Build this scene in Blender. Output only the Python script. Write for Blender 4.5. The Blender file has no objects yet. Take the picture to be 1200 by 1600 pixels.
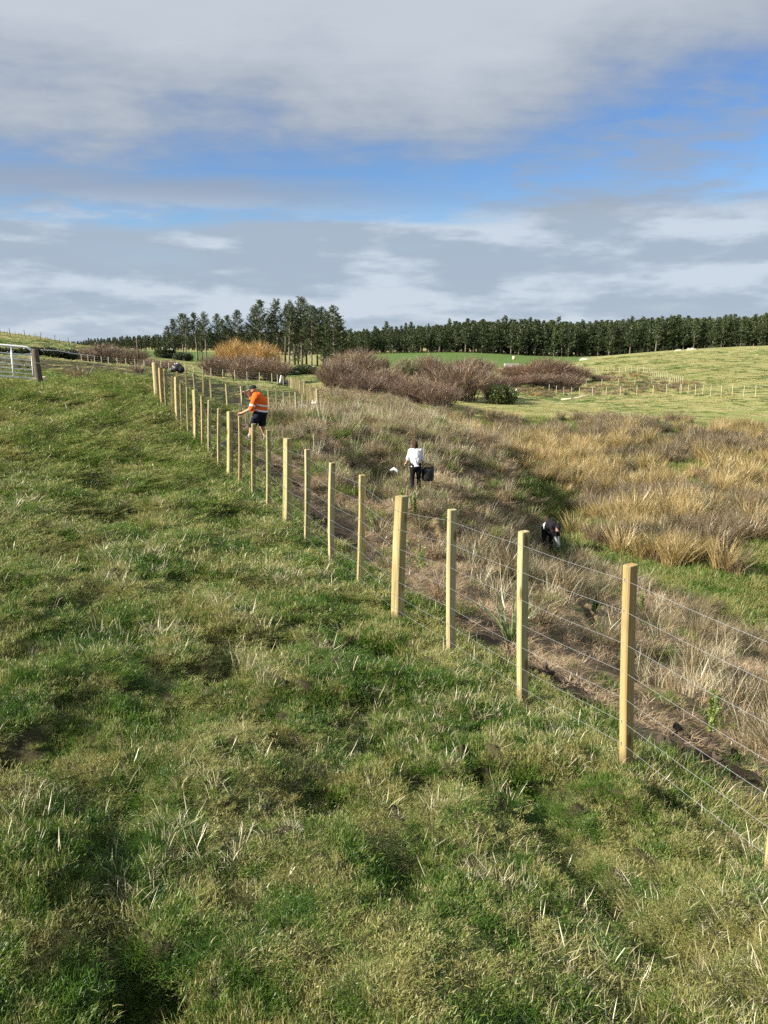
import bpy, math, random
import numpy as np

# ------------------------------------------------------------------ camera, world, sun, exposure
scene = bpy.context.scene
COL = scene.collection
F_PX = 1214.0                       # focal length in pixels of a 1200 x 1600 frame
PITCH = math.radians(12.3)
cam_d = bpy.data.cameras.new('camera')
cam = bpy.data.objects.new('camera', cam_d)
COL.objects.link(cam)
cam.location = (0, 0, 0)            # eye level is z = 0; the ground lies below it
cam.rotation_euler = (math.pi/2 - PITCH, 0, 0)
cam_d.sensor_fit = 'VERTICAL'
cam_d.sensor_height = 36.0
cam_d.lens = 36.0*F_PX/1600.0
cam_d.clip_start = 0.05
cam_d.clip_end = 20000
scene.camera = cam

SUN_EL = math.radians(29)
SUN_AZ = math.atan2(-0.93, -0.36)   # direction towards the sun, clockwise from +Y
SUN_VEC = (math.sin(SUN_AZ)*math.cos(SUN_EL), math.cos(SUN_AZ)*math.cos(SUN_EL), math.sin(SUN_EL))
sl = bpy.data.lights.new('sun', 'SUN')
sl.energy = 5.0
sl.angle = math.radians(0.5)
sl.color = (1.0, 0.93, 0.80)
sun = bpy.data.objects.new('sun', sl)
COL.objects.link(sun)
from mathutils import Vector, Matrix, Euler, Quaternion
sun.rotation_euler = Vector(SUN_VEC).to_track_quat('Z', 'Y').to_euler()

scene.view_settings.view_transform = 'Standard'
scene.view_settings.look = 'None'
scene.view_settings.gamma = 1
scene.view_settings.exposure = 1.2
scene.render.engine = 'CYCLES'
scene.cycles.max_bounces = 4
scene.cycles.diffuse_bounces = 2
scene.cycles.transmission_bounces = 3
scene.cycles.transparent_max_bounces = 4
scene.cycles.use_denoising = False
scene.cycles.adaptive_threshold = 0.02


class NT:
    """small helper round a node tree"""
    def __init__(self, tree):
        self.t = tree; self.n = tree.nodes; self.l = tree.links
    def add(self, typ, props=None, **inp):
        nd = self.n.new(typ)
        for k, v in (props or {}).items(): setattr(nd, k, v)
        for k, v in inp.items():
            key = int(k[1:]) if k[0] == '_' and k[1:].isdigit() else k.replace('__', ' ')
            self.set(nd, key, v)
        return nd
    def set(self, nd, key, v):
        s = nd.inputs[key]
        if hasattr(v, 'is_output'): self.l.new(v, s)
        elif hasattr(v, 'outputs'): self.l.new(v.outputs[0], s)
        else: s.default_value = v
    def math(self, op, a, b=0.0, c=None, clamp=False):
        nd = self.n.new('ShaderNodeMath'); nd.operation = op; nd.use_clamp = clamp
        self.set(nd, 0, a); self.set(nd, 1, b)
        if c is not None: self.set(nd, 2, c)
        return nd.outputs[0]
    def sstep(self, x, lo, hi, a=0.0, b=1.0):
        nd = self.n.new('ShaderNodeMapRange'); nd.interpolation_type = 'SMOOTHSTEP'
        for i, v in enumerate((x, lo, hi, a, b)): self.set(nd, i, v)
        return nd.outputs[0]
    def mix(self, f, a, b):
        nd = self.n.new('ShaderNodeMix'); nd.data_type = 'RGBA'
        self.set(nd, 0, f); self.set(nd, 6, a if hasattr(a, 'is_output') else (*a, 1)); self.set(nd, 7, b if hasattr(b, 'is_output') else (*b, 1))
        return nd.outputs[2]
    def noise(self, vec, scale, detail=3, rough=0.5, out=0, dist=0.0):
        nd = self.n.new('ShaderNodeTexNoise')
        self.set(nd, 'Vector', vec); nd.inputs['Scale'].default_value = scale
        nd.inputs['Detail'].default_value = detail; nd.inputs['Roughness'].default_value = rough
        nd.inputs['Distortion'].default_value = dist
        return nd.outputs[out]
    def mapping(self, vec, scale=(1, 1, 1), rot=(0, 0, 0), loc=(0, 0, 0)):
        nd = self.n.new('ShaderNodeMapping'); self.set(nd, 0, vec)
        nd.inputs['Scale'].default_value = scale; nd.inputs['Rotation'].default_value = rot
        nd.inputs['Location'].default_value = loc
        return nd.outputs[0]

# ---- sky: Nishita sky with real cloud decks laid over it by direction
world = bpy.data.worlds.new('World')
scene.world = world
world.use_nodes = True
w = NT(world.node_tree); w.n.clear()
sky = w.add('ShaderNodeTexSky', dict(sky_type='NISHITA', sun_disc=False, sun_elevation=SUN_EL, sun_rotation=SUN_AZ, air_density=1.0, dust_density=0.3, ozone_density=2.5))
hsv = w.add('ShaderNodeHueSaturation', Hue=0.513, Saturation=1.30, Color=sky.outputs[0])
bg_sky = w.add('ShaderNodeBackground', Color=hsv.outputs[0], Strength=0.065)
tc = w.add('ShaderNodeTexCoord').outputs['Generated']
sep = w.add('ShaderNodeSeparateXYZ', _0=tc)
dx, dy, dz = sep.outputs
zc = w.math('MAXIMUM', dz, 0.0)
inv = w.math('DIVIDE', 1.0, w.math('ADD', zc, 0.10))
pl = w.add('ShaderNodeCombineXYZ', X=w.math('MULTIPLY', dx, inv), Y=w.math('MULTIPLY', dy, inv), Z=0.0).outputs[0]
n_big = w.noise(w.mapping(pl, (0.9, 1.3, 1), loc=(3.1, 1.7, 0)), 1.3, 6, 0.58)
n_fin = w.noise(w.mapping(pl, (1.0, 1.4, 1), loc=(7.3, 2.2, 0)), 4.0, 6, 0.6)
n_dir = w.noise(w.mapping(tc, (2.0, 2.0, 5.5), loc=(1.3, 0.4, 2.0)), 1.6, 5, 0.55)
n_str = w.noise(w.mapping(tc, (2.4, 2.4, 13.0), loc=(4.3, 0.9, 0.35)), 2.0, 5, 0.50)
n_puf = w.noise(w.mapping(tc, (5.0, 5.0, 20.0), loc=(2.0, 5.0, 1.0)), 1.8, 6, 0.58)
nb = w.math('SUBTRACT', n_big, 0.5); nd_ = w.math('SUBTRACT', n_dir, 0.5); nf = w.math('SUBTRACT', n_fin, 0.5)
ns = w.math('SUBTRACT', n_str, 0.5)
# upper deck: its ragged lower edge rises to the right
h1 = w.math('ADD', zc, w.math('MULTIPLY', nd_, 0.20))
h1 = w.math('ADD', h1, w.math('MULTIPLY', nf, 0.06))
h1 = w.math('SUBTRACT', h1, w.math('MULTIPLY', w.sstep(dx, 0.02, 0.40), 0.085))
up = w.sstep(h1, 0.165, 0.262)
# thin grey strip under it on the left and wisps in the gap
strip_c = w.math('ABSOLUTE', w.math('SUBTRACT', w.math('ADD', zc, w.math('MULTIPLY', ns, 0.05)), 0.172))
strip = w.math('MULTIPLY', w.sstep(strip_c, 0.030, 0.004), w.sstep(dx, 0.16, -0.22, 0.10, 0.80))
wisp = w.math('MULTIPLY', w.sstep(w.math('ADD', n_dir, w.math('MULTIPLY', nf, 0.5)), 0.44, 0.72), 0.8)
# lower stratus
h2 = w.math('ADD', zc, w.math('MULTIPLY', ns, 0.075))
h2 = w.math('SUBTRACT', h2, w.math('MULTIPLY', w.sstep(dx, -0.30, 0.20), 0.030))
low = w.sstep(h2, 0.142, 0.118)
low = w.math('MULTIPLY', low, w.sstep(w.math('ADD', n_str, w.math('MULTIPLY', nd_, 0.3)), 0.25, 0.42, 0.80, 1.0))
cov = w.math('MAXIMUM', w.math('MAXIMUM', up, low), w.math('MAXIMUM', strip, wisp))
# cloud tone: bright in the thick sunlit deck, grey at its base, streaky in the stratus
t_up = w.math('ADD', w.sstep(h1, 0.19, 0.33), w.math('MULTIPLY', nf, 0.22))
t_low = w.math('ADD', w.sstep(w.math('ADD', n_str, w.math('MULTIPLY', w.math('SUBTRACT', n_puf, 0.5), 0.9)), 0.42, 0.70), w.sstep(zc, 0.06, 0.0, 0.08, 0.28))
is_up = w.sstep(zc, 0.13, 0.18)
c_up = w.mix(t_up, (0.330, 0.378, 0.455), (0.545, 0.595, 0.66))
c_low = w.mix(t_low, (0.365, 0.445, 0.555), (0.58, 0.655, 0.745))
c_cl = w.mix(is_up, c_low, c_up)
bg_cl = w.add('ShaderNodeBackground', Color=c_cl, Strength=0.455)
mx = w.add('ShaderNodeMixShader', _0=w.math('MULTIPLY', cov, 0.97), _1=bg_sky, _2=bg_cl)
w.add('ShaderNodeOutputWorld', Surface=mx)

# ------------------------------------------------------------------ helpers
RNG = np.random.default_rng(7)
random.seed(7)

def vnoise(x, y, seed=0):
    x = np.asarray(x, float); y = np.asarray(y, float)
    xi = np.floor(x).astype(np.int64); yi = np.floor(y).astype(np.int64)
    xf = x - xi; yf = y - yi
    def h(a, b):
        n = (a*374761393 + b*668265263 + seed*974634777) & 0x7fffffff
        n = ((n ^ (n >> 13))*1274126177) & 0x7fffffff
        n = (n ^ (n >> 16)) & 0xffff
        return n/65535.0*2 - 1
    u = xf*xf*xf*(xf*(xf*6 - 15) + 10); v = yf*yf*yf*(yf*(yf*6 - 15) + 10)
    return (h(xi, yi)*(1-u) + h(xi+1, yi)*u)*(1-v) + (h(xi, yi+1)*(1-u) + h(xi+1, yi+1)*u)*v

def fbm(x, y, seed=0, o=4):
    s = 0; a = 1; t = 0
    for i in range(o):
        s = s + a*vnoise(x*2**i + 17.3*i, y*2**i - 9.1*i, seed + i); t += a; a *= 0.5
    return s/t

def sst(x, a, b):
    t = np.clip((x - a)/(b - a), 0, 1)
    return t*t*(3 - 2*t)

CP, SP = math.cos(PITCH), math.sin(PITCH)
def tan_v(py):
    u = (800.0 - py)/F_PX
    return (-SP + u*CP)/(CP + u*SP)
def PX(px, py, d):                       # a picture point at forward distance d
    u = (800.0 - py)/F_PX; v = (px - 600.0)/F_PX
    k = CP + u*SP
    return (v/k*d, d, (-SP + u*CP)/k*d)

# main fence line: where it runs and how high its foot lies
FA, FB = np.array([1.32, 3.83]), np.array([-7.25, 25.1])
FD = (FB - FA)/np.linalg.norm(FB - FA)
FN = np.array([FD[1], -FD[0]])           # towards the gully
FZ_D = [-6, 0, 1.0, 3.83, 6, 9, 12, 15, 18, 25.1, 40, 60]
FZ_Z = [-1.75, -1.98, -2.05, -2.27, -2.42, -2.50, -2.46, -2.37, -2.20, -1.84, -1.75, -1.9]
def fence_e(x, y):
    return (x - FA[0])*FN[0] + (y - FA[1])*FN[1]
def near_model(x, y):
    e = fence_e(x, y)
    t = (x - FA[0])*FD[0] + (y - FA[1])*FD[1]
    zf = np.interp(FA[1] + t*FD[1], FZ_D, FZ_Z)
    left = zf + 0.165*np.minimum(-e, 9)
    right = np.maximum(zf - 0.38*np.maximum(e, 0), -6.6)
    return np.where(e < 0, left, right)

CT = []
for az in np.linspace(-0.78, 0.78, 11):
    for r in (1.0, 1.7, 2.8, 4.4, 6.5, 9, 12, 16, 20, 24):
        x, y = r*math.sin(az), r*math.cos(az)
        CT.append((az, r, float(near_model(x, y))))
FAR = [  # px, py, forward distance: ground points read from the picture
 (100, 585, 32), (240, 600, 32), (0, 570, 34), (100, 566, 42), (170, 570, 48), (240, 578, 52), (-120, 560, 40),
 (60, 562, 70), (0, 553, 82), (110, 569, 70), (110, 562, 110), (240, 574, 110), (180, 576, 80), (310, 588, 70),
 (0, 522.5, 150), (60, 530, 150), (110, 540, 150), (160, 553, 150), (-200, 512, 150), (0, 526, 300), (-200, 520, 300), (110, 548, 300),
 (0, 552, 95), (60, 554, 95), (-200, 548, 95), (200, 556, 180), (240, 551, 300), (170, 545, 600), (240, 547, 700), (60, 541, 700), (400, 547, 700), (-250, 540, 700),
 (290, 562, 220), (400, 568, 220), (520, 574, 220), (450, 556, 400), (400, 590, 110), (330, 592, 90), (430, 600, 92),
 (320, 628, 36), (420, 646, 38), (496, 641, 50), (440, 620, 60), (455, 606, 89), (560, 624, 58), (620, 642, 50), (500, 604, 90),
 (560, 590, 120), (640, 640, 62), (700, 641, 66), (700, 600, 110), (800, 600, 110),
 (480, 700, 23), (560, 680, 29), (640, 700, 29), (690, 676, 40), (735, 687, 43), (650, 770, 20.0), (60, 603, 24.6), (0, 605, 24.2), (120, 608, 24.8), (-80, 603, 23.8), (650, 656, 44), (560, 652, 42), (790, 742, 32), (720, 760, 26),
 (760, 685, 55), (800, 708, 45), (895, 818, 29.5), (870, 860, 24.2), (930, 830, 27), (820, 650, 66),
 (1000, 884, 22.5), (1100, 800, 30), (1200, 905, 21.5), (1340, 900, 21.5), (1000, 720, 43), (1200, 720, 43), (1400, 720, 43), (900, 652, 66), (1050, 653, 66), (1200, 655, 66), (1400, 660, 64),
 (858, 615.5, 106), (969, 619, 94), (1060, 615, 93), (1200, 614, 82), (1400, 618, 78), (905, 584, 150), (1005, 582, 145), (1066, 601, 114), (1200, 585, 130), (1400, 580, 130),
 (930, 561, 225), (1060, 549, 225), (1200, 541, 235), (1400, 534, 240), (860, 572, 220), (760, 574, 230), (620, 577, 230),
 (590, 553, 390), (730, 551, 385), (860, 557, 385), (980, 556, 385), (1080, 552, 385), (1200, 546, 385), (1400, 540, 385),
 (600, 549, 600), (900, 550, 600), (1200, 544, 600), (1400, 541, 600),
 (100, 540, 1500), (600, 540, 1500), (1100, 540, 1500), (1500, 540, 1500), (-300, 539, 1500),
]
for px, py, d in FAR:
    x, y, z = PX(px, py, d)
    CT.append((math.atan2(x, y), math.hypot(x, y), z))
CT = np.array(CT)
EYE = 1.65
AZK = 3.2
cx = np.stack([CT[:, 0]*AZK, np.log(CT[:, 1])], 1)
cv = (CT[:, 2] + EYE)/CT[:, 1]
def _k(d2): return 0.5*d2*np.log(d2 + 1e-12)
n = len(cx)
K = _k(((cx[:, None] - cx[None])**2).sum(-1)) + 2e-4*np.eye(n)
Pm = np.concatenate([np.ones((n, 1)), cx], 1)
A = np.block([[K, Pm], [Pm.T, np.zeros((3, 3))]])
sol = np.linalg.solve(A, np.concatenate([cv, np.zeros(3)]))
def _tps(a, lr):
    q = np.stack([a*AZK, lr], 1)
    out = np.empty(len(q))
    for i in range(0, len(q), 20000):
        s = q[i:i+20000]
        out[i:i+20000] = _k(((s[:, None] - cx[None])**2).sum(-1)) @ sol[:n] + sol[n] + s @ sol[n+1:]
    return out
WMEAN = None
def ground_base(x, y):
    x = np.atleast_1d(np.asarray(x, float)); y = np.atleast_1d(np.asarray(y, float))
    r = np.hypot(x, y); az = np.arctan2(x, y)
    lr = np.log(np.clip(r, 1.0, 1500))
    wv = _tps(np.clip(az, -0.78, 0.78), lr)
    back = sst(np.abs(az), 0.78, 2.6)
    wv = wv*(1 - back) + 0.0*back
    return wv*np.minimum(r, 1500) - EYE

XB_Y = [-50, 3.83, 25.1, 50, 89, 130, 400]
XB_X = [1.32 + 53.83*0.403, 1.32, -7.25, -4.4, -10.6, -18, -40]
XV_Y = [0, 8, 15, 22, 26, 31, 38, 45, 55, 64, 72, 400]
XV_X = [16, 13, 9.6, 6.2, 5.2, 5.4, 5.0, 4.4, 4.4, 2.5, 3, 3]
def x_fence(y): return np.interp(y, XB_Y, XB_X)
def x_valley(y): return np.interp(y, XV_Y, XV_X)
def pugging(x, y):
    # hummocks and hoof hollows, drawn out along the contour
    a = x*FD[0] + y*FD[1]; e = fence_e(x, y)
    h = 0.050*fbm(a*0.75 + 3, e*1.55, 3, 3) + 0.078*fbm(a*1.7, e*3.0, 4, 3)
    ridge = 1 - np.abs(vnoise(a*0.50 + 0.6*vnoise(a*.6, e*.6, 21), e*1.9 + 0.9*vnoise(a*0.9, e*0.9, 22), 23))
    h = h - 0.185*sst(ridge, 0.83, 0.97)*(0.25 + 0.75*sst(vnoise(a*0.7, e*0.9, 24), -0.25, 0.30))
    h = h - 0.09*sst(vnoise(a*1.7, e*2.2, 31), 0.35, 0.85) + 0.050*fbm(x*2.6, y*2.6, 5, 2) + 0.040*fbm(x*5.5, y*5.5, 6, 2)
    track = sst(vnoise(a*0.5, e*0.7, 25), -0.35, 0.25)
    h = h - 0.15*sst(vnoise(a*2.3 + 0.4*vnoise(a*5, e*5, 26), e*4.4, 27), 0.22, 0.50)*track
    return h
def ground(x, y):
    x = np.atleast_1d(np.asarray(x, float)); y = np.atleast_1d(np.asarray(y, float))
    z = ground_base(x, y)
    r = np.hypot(x, y)
    a = x*FD[0] + y*FD[1]; e = fence_e(x, y)          # along / across the fence
    pas = 1 - sst(x - x_fence(y), -0.25, 0.5)
    slope = (1 - pas)*(1 - sst(x - x_valley(y), -1.5, 1.5))*(1 - sst(r, 75, 95))
    h = pugging(x, y)
    amp = sst(r, 0.8, 1.6)*(1 - 0.6*sst(r, 22, 60))*(0.55 + 0.45*sst(-e, -0.2, 0.8))
    z = z + h*pas*amp
    # rough bank: clods, slumps and old tracks
    s = 0.30*fbm(x*0.5, y*0.5, 8, 4) + 0.16*fbm(x*1.3, y*1.3, 9, 3) - 0.20*sst(1 - np.abs(vnoise(a*0.45, e*0.9 + 0.6*vnoise(a*.5, e*.5, 33), 34)), 0.75, 0.98)*sst(r, 7, 12)
    z = z + s*slope*sst(e, 0.25, 2.5)
    bank = np.exp(-((x - x_valley(y) + 1.6)/2.2)**2)*sst(y, 24, 31)*(1 - sst(y, 52, 62))
    z = z + bank*(0.08 + 0.55*fbm(x*0.35, y*0.35, 12, 2))
    drop = sst(x - x_valley(y), -0.4, 0.9)*np.exp(-np.maximum(x - x_valley(y) - 0.9, 0)/3.0)*sst(y, 24, 30)*(1 - sst(y, 52, 60))
    z = z - 0.22*drop
    # slumps on the bank that face away from the sun
    for (sx, sy, rad, dep) in SLUMPS:
        u = (x - sx)*0.95 + (y - sy)*0.3; v = -(x - sx)*0.3 + (y - sy)*0.95
        g = np.exp(-(v/rad)**2)
        z = z + dep*g*(sst(u, -rad*1.6, -0.05) - sst(u, -0.05, 0.45))*np.exp(-np.maximum(u, 0))
    far = sst(r, 60, 120)
    z = z + far*(0.35*fbm(x*0.035, y*0.035, 14, 3) + 0.10*fbm(x*0.16, y*0.16, 15, 2))*(1 - 0.5*sst(r, 400, 900))
    # planting holes
    for (hx, hy, rad, dep) in HOLES:
        d = np.hypot((x - hx), (y - hy)*1.3)
        z = z - dep*np.exp(-(d/rad)**4) + 0.35*dep*np.exp(-((d - rad*1.45)/(rad*0.4))**2)
    return z

SLUMPS = []
HOLES = []
def G(px, d):                             # ground point under picture column px at forward distance d
    x = (px - 600.0)/F_PX*d
    for _ in range(4):
        z = float(ground(x, d)[0])
        x = (px - 600.0)/F_PX*(d*CP - z*SP)
    return Vector((x, d, z))
def on_ground(px, py, lo=1.2, hi=400):     # where the sight line through (px, py) meets the ground
    t = np.exp(np.linspace(math.log(lo), math.log(hi), 1500))
    u = (800.0 - py)/F_PX; v = (px - 600.0)/F_PX; k = CP + u*SP
    zz = ground(v/k*t, t)
    hit = np.nonzero(zz > (-SP + u*CP)/k*t)[0]
    i = hit[0] if len(hit) else len(t) - 1
    return Vector((v/k*t[i], t[i], float(zz[i])))
SLUMPS += [(1.0, 16.3, 0.9, 0.50), (-0.75, 18.2, 0.9, 0.55), (2.2, 22.5, 1.2, 0.5), (3.6, 25.0, 1.2, 0.45), (1.0, 21.5, 0.8, 0.4), (4.6, 27.5, 1.1, 0.4), (-2.6, 30, 1.5, 0.4), (3.0, 19.0, 1.0, 0.4), (5.4, 38.0, 1.4, 0.5), (3.0, 36, 1.3, 0.5)]
# ------------------------------------------------------------------ mesh and object helpers
def mesh_np(name, v, f, attrs=None, smooth=False):
    """v (N,3), f (M,3) or (M,4) or a list of such; attrs: per-vertex float attributes"""
    fs = f if isinstance(f, list) else [f]
    fs = [np.asarray(a, np.int32) for a in fs if len(a)]
    me = bpy.data.meshes.new(name)
    v = np.asarray(v, np.float32)
    me.vertices.add(len(v)); me.vertices.foreach_set('co', v.ravel())
    loops = np.concatenate([a.ravel() for a in fs])
    tot = np.concatenate([np.full(len(a), a.shape[1], np.int32) for a in fs])
    st = np.concatenate([[0], np.cumsum(tot)[:-1]]).astype(np.int32)
    me.loops.add(len(loops)); me.loops.foreach_set('vertex_index', loops)
    me.polygons.add(len(tot)); me.polygons.foreach_set('loop_start', st); me.polygons.foreach_set('loop_total', tot)
    me.polygons.foreach_set('use_smooth', np.full(len(tot), bool(smooth)))
    for k, a in (attrs or {}).items():
        at = me.attributes.new(k, 'FLOAT', 'POINT'); at.data.foreach_set('value', np.asarray(a, np.float32))
    me.update(calc_edges=True)
    return me

def link(name, me, mat=None, parent=None, loc=None):
    o = bpy.data.objects.new(name, me); COL.objects.link(o)
    if mat is not None:
        if not me.materials: me.materials.append(mat)
    if parent is not None: o.parent = parent
    if loc is not None: o.location = loc
    return o
def tag(o, label=None, cat=None, group=None, kind=None):
    for k, vv in (('label', label), ('category', cat), ('group', group), ('kind', kind)):
        if vv is not None: o[k] = vv
    return o
def empty(name, label, cat, loc=(0, 0, 0), rz=0.0, group=None):
    o = bpy.data.objects.new(name, None); COL.objects.link(o)
    o.empty_display_size = 0.2
    o.location = loc; o.rotation_euler = (0, 0, rz)
    return tag(o, label, cat, group)
def copy_tree(o, parent=None):
    c = o.copy(); COL.objects.link(c)
    if parent is not None: c.parent = parent
    for ch in o.children: copy_tree(ch, c)
    return c

class MB:
    """collects tubes, boxes and quads into one mesh"""
    def __init__(self): self.v = []; self.f4 = []; self.f3 = []; self.a = []
    def tube(self, pts, rad, sides=6, val=0.0, cap=True):
        pts = [Vector(p) for p in pts]
        rad = rad if hasattr(rad, '__len__') else [rad]*len(pts)
        prev = None
        for i, p in enumerate(pts):
            t = (pts[min(i+1, len(pts)-1)] - pts[max(i-1, 0)]).normalized()
            ref = Vector((0, 0, 1)) if abs(t.z) < 0.9 else Vector((1, 0, 0))
            a = t.cross(ref).normalized(); b = t.cross(a)
            base = len(self.v)
            for k in range(sides):
                an = 2*math.pi*k/sides
                self.v.append(p + (a*math.cos(an) + b*math.sin(an))*rad[i]); self.a.append(val)
            if prev is not None:
                for k in range(sides):
                    k2 = (k+1) % sides
                    self.f4.append((prev+k, prev+k2, base+k2, base+k))
            elif cap and sides == 4: self.f4.append(tuple(base + k for k in range(3, -1, -1)))
            elif cap:
                for k in range(1, sides-1): self.f3.append((base, base+k+1, base+k))
            prev = base
        if cap:
            for k in range(1, sides-1): self.f3.append((prev, prev+k, prev+k+1))
        return self
    def box(self, c, s, R=None, taper=1.0, val=0.0):
        c = Vector(c); R = R or Matrix.Identity(3)
        b = len(self.v)
        for z in (-1, 1):
            k = taper if z > 0 else 1.0
            for x, y in ((-1, -1), (1, -1), (1, 1), (-1, 1)):
                self.v.append(c + R @ Vector((x*s[0]/2*k, y*s[1]/2*k, z*s[2]/2))); self.a.append(val)
        for q in ((0, 3, 2, 1), (4, 5, 6, 7), (0, 1, 5, 4), (1, 2, 6, 5), (2, 3, 7, 6), (3, 0, 4, 7)):
            self.f4.append(tuple(b + i for i in q))
        return self
    def quad(self, p, val=0.0):
        b = len(self.v); self.v += [Vector(q) for q in p]; self.a += [val]*4
        self.f4.append((b, b+1, b+2, b+3)); return self
    def lathe(self, prof, n=20, c=(0, 0, 0), val=0.0):
        b = len(self.v)
        for r, z in prof:
            for k in range(n):
                an = 2*math.pi*k/n
                self.v.append(Vector((c[0] + r*math.cos(an), c[1] + r*math.sin(an), c[2] + z))); self.a.append(val)
        for i in range(len(prof)-1):
            for k in range(n):
                k2 = (k+1) % n
                self.f4.append((b+i*n+k, b+i*n+k2, b+(i+1)*n+k2, b+(i+1)*n+k))
        return self
    def mesh(self, name, smooth=False):
        return mesh_np(name, np.array([tuple(p) for p in self.v]), [np.array(self.f4, np.int32).reshape(-1, 4), np.array(self.f3, np.int32).reshape(-1, 3)], {'rnd': self.a}, smooth)
    def build(self, name, mat, parent=None, smooth=False, loc=None):
        return link(name, self.mesh(name, smooth), mat, parent, loc)

def new_mat(name):
    m = bpy.data.materials.new(name); m.use_nodes = True
    t = NT(m.node_tree); t.n.clear(); return m, t
def finish(t, shader, disp=None):
    o = t.add('ShaderNodeOutputMaterial', Surface=shader)
    return o
def pos(t): return t.add('ShaderNodeNewGeometry').outputs['Position']
def attr(t, nm): return t.add('ShaderNodeAttribute', dict(attribute_name=nm)).outputs['Fac']
def plain(name, col, rough=0.7, metal=0.0, var=0.10, scale=18.0, bump=0.0, spec=0.4):
    m, t = new_mat(name)
    tcv = t.add('ShaderNodeTexCoord').outputs['Object']
    nz = t.noise(tcv, scale, 4, 0.6)
    c = t.mix(nz, tuple(x*(1-var*1.6) for x in col), tuple(min(1, x*(1+var*1.6)) for x in col))
    b = t.add('ShaderNodeBsdfPrincipled', Base__Color=c, Roughness=rough, Metallic=metal)
    b.inputs['Specular IOR Level'].default_value = spec
    if bump:
        bp = t.add('ShaderNodeBump', Strength=bump, Distance=0.02, Height=nz); t.set(b, 'Normal', bp)
    finish(t, b); return m

def blade_mat(name, cols, dry_bias=0.0, dry_scale=0.9, trans=0.35, gloss=0.06, amp=1.0, spread=0.9, detail=3):
    """leaf blades: cols = list of colours from green to dead; each blade carries a random number,
    and the share of dead blades drifts over the ground"""
    m, t = new_mat(name)
    p = pos(t)
    n1 = t.noise(t.mapping(p, (1, 1, 0.3)), dry_scale, detail, 0.6)
    n2 = t.noise(t.mapping(p, (1, 1, 0.3), loc=(5, 9, 0)), dry_scale*4.3, 2, 0.5)
    r = attr(t, 'rnd')
    n3 = t.noise(t.mapping(p, (1, 1, 0.3), loc=(2, 4, 0)), dry_scale*11, 2, 0.5)
    k = t.math('ADD', t.math('MULTIPLY', t.math('SUBTRACT', n1, 0.5), 2.0), t.math('ADD', t.math('MULTIPLY', t.math('SUBTRACT', n2, 0.5), 1.5), t.math('MULTIPLY', t.math('SUBTRACT', n3, 0.5), 1.1)))
    k = t.math('ADD', t.math('ADD', t.math('MULTIPLY', k, amp), t.math('MULTIPLY', t.math('SUBTRACT', r, 0.5), spread)), 0.5 + dry_bias, clamp=True)
    cr = t.add('ShaderNodeValToRGB', Fac=k)
    els = cr.color_ramp.elements
    for i, c in enumerate(cols):
        e = els[i] if i < 2 else els.new(0.5)
        e.position = i/(len(cols)-1); e.color = (*c, 1)
    # order was disturbed by new(): set again
    for i, e in enumerate(sorted(els, key=lambda q: q.position)): e.color = (*cols[i], 1)
    hv = t.add('ShaderNodeHueSaturation', Color=cr.outputs[0], Value=t.math('ADD', 0.72, t.math('MULTIPLY', t.math('FRACT', t.math('MULTIPLY', r, 7.31)), 0.56)))
    d = t.add('ShaderNodeBsdfDiffuse', Color=hv, Roughness=0.3)
    tr = t.add('ShaderNodeBsdfTranslucent', Color=hv)
    gl = t.add('ShaderNodeBsdfGlossy', Color=(0.9, 0.95, 0.9, 1), Roughness=0.45)
    s = t.add('ShaderNodeMixShader', _0=trans, _1=d, _2=tr)
    s = t.add('ShaderNodeMixShader', _0=gloss, _1=s, _2=gl)
    finish(t, s); return m

def ramp(*c): return list(c)
M = {}
M['turf'] = blade_mat('pasture_blades', [(0.042, 0.105, 0.009), (0.078, 0.152, 0.014), (0.135, 0.195, 0.024), (0.25, 0.24, 0.065), (0.45, 0.39, 0.19)], 0.02, 1.1, spread=0.85, gloss=0.03, amp=1.3)
M['tuft'] = blade_mat('tuft_blades', [(0.065, 0.135, 0.012), (0.120, 0.190, 0.020), (0.20, 0.245, 0.040), (0.31, 0.30, 0.095), (0.47, 0.41, 0.21)], 0.05, 1.1, spread=0.7, gloss=0.03, amp=1.3)
M['turf_mid'] = blade_mat('upper_pasture_blades', [(0.068, 0.135, 0.012), (0.118, 0.182, 0.022), (0.195, 0.225, 0.045), (0.32, 0.29, 0.095), (0.46, 0.40, 0.19)], -0.09, 0.7, spread=0.75, gloss=0.03)
M['turf_far'] = blade_mat('pasture_blades_far', [(0.075, 0.135, 0.020), (0.15, 0.19, 0.035), (0.27, 0.265, 0.080), (0.40, 0.355, 0.14), (0.46, 0.40, 0.21)], -0.06, 0.075, amp=3.0, spread=0.5)
M['straw'] = blade_mat('dead_stalks', [(0.36, 0.31, 0.16), (0.50, 0.45, 0.28), (0.66, 0.61, 0.44)], 0.05, 1.0, 0.25, 0.06)
M['thatch'] = blade_mat('bank_grass', [(0.085, 0.10, 0.028), (0.21, 0.150, 0.075), (0.34, 0.230, 0.13), (0.42, 0.30, 0.185), (0.49, 0.39, 0.26)], 0.12, 0.8, amp=1.25)
M['rank'] = blade_mat('rank_grass', [(0.065, 0.078, 0.026), (0.16, 0.128, 0.062), (0.29, 0.215, 0.118), (0.42, 0.33, 0.195)], 0.06, 0.7, amp=1.25)
M['rush_gold'] = blade_mat('rush_gold', [(0.15, 0.13, 0.038), (0.32, 0.23, 0.078), (0.455, 0.33, 0.130), (0.55, 0.425, 0.215)], 0.04, 0.25, 0.3)
M['rush_brown'] = blade_mat('rush_brown', [(0.085, 0.075, 0.032), (0.17, 0.122, 0.066), (0.24, 0.17, 0.098), (0.33, 0.245, 0.145)], 0.0, 0.2, 0.3)
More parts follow.
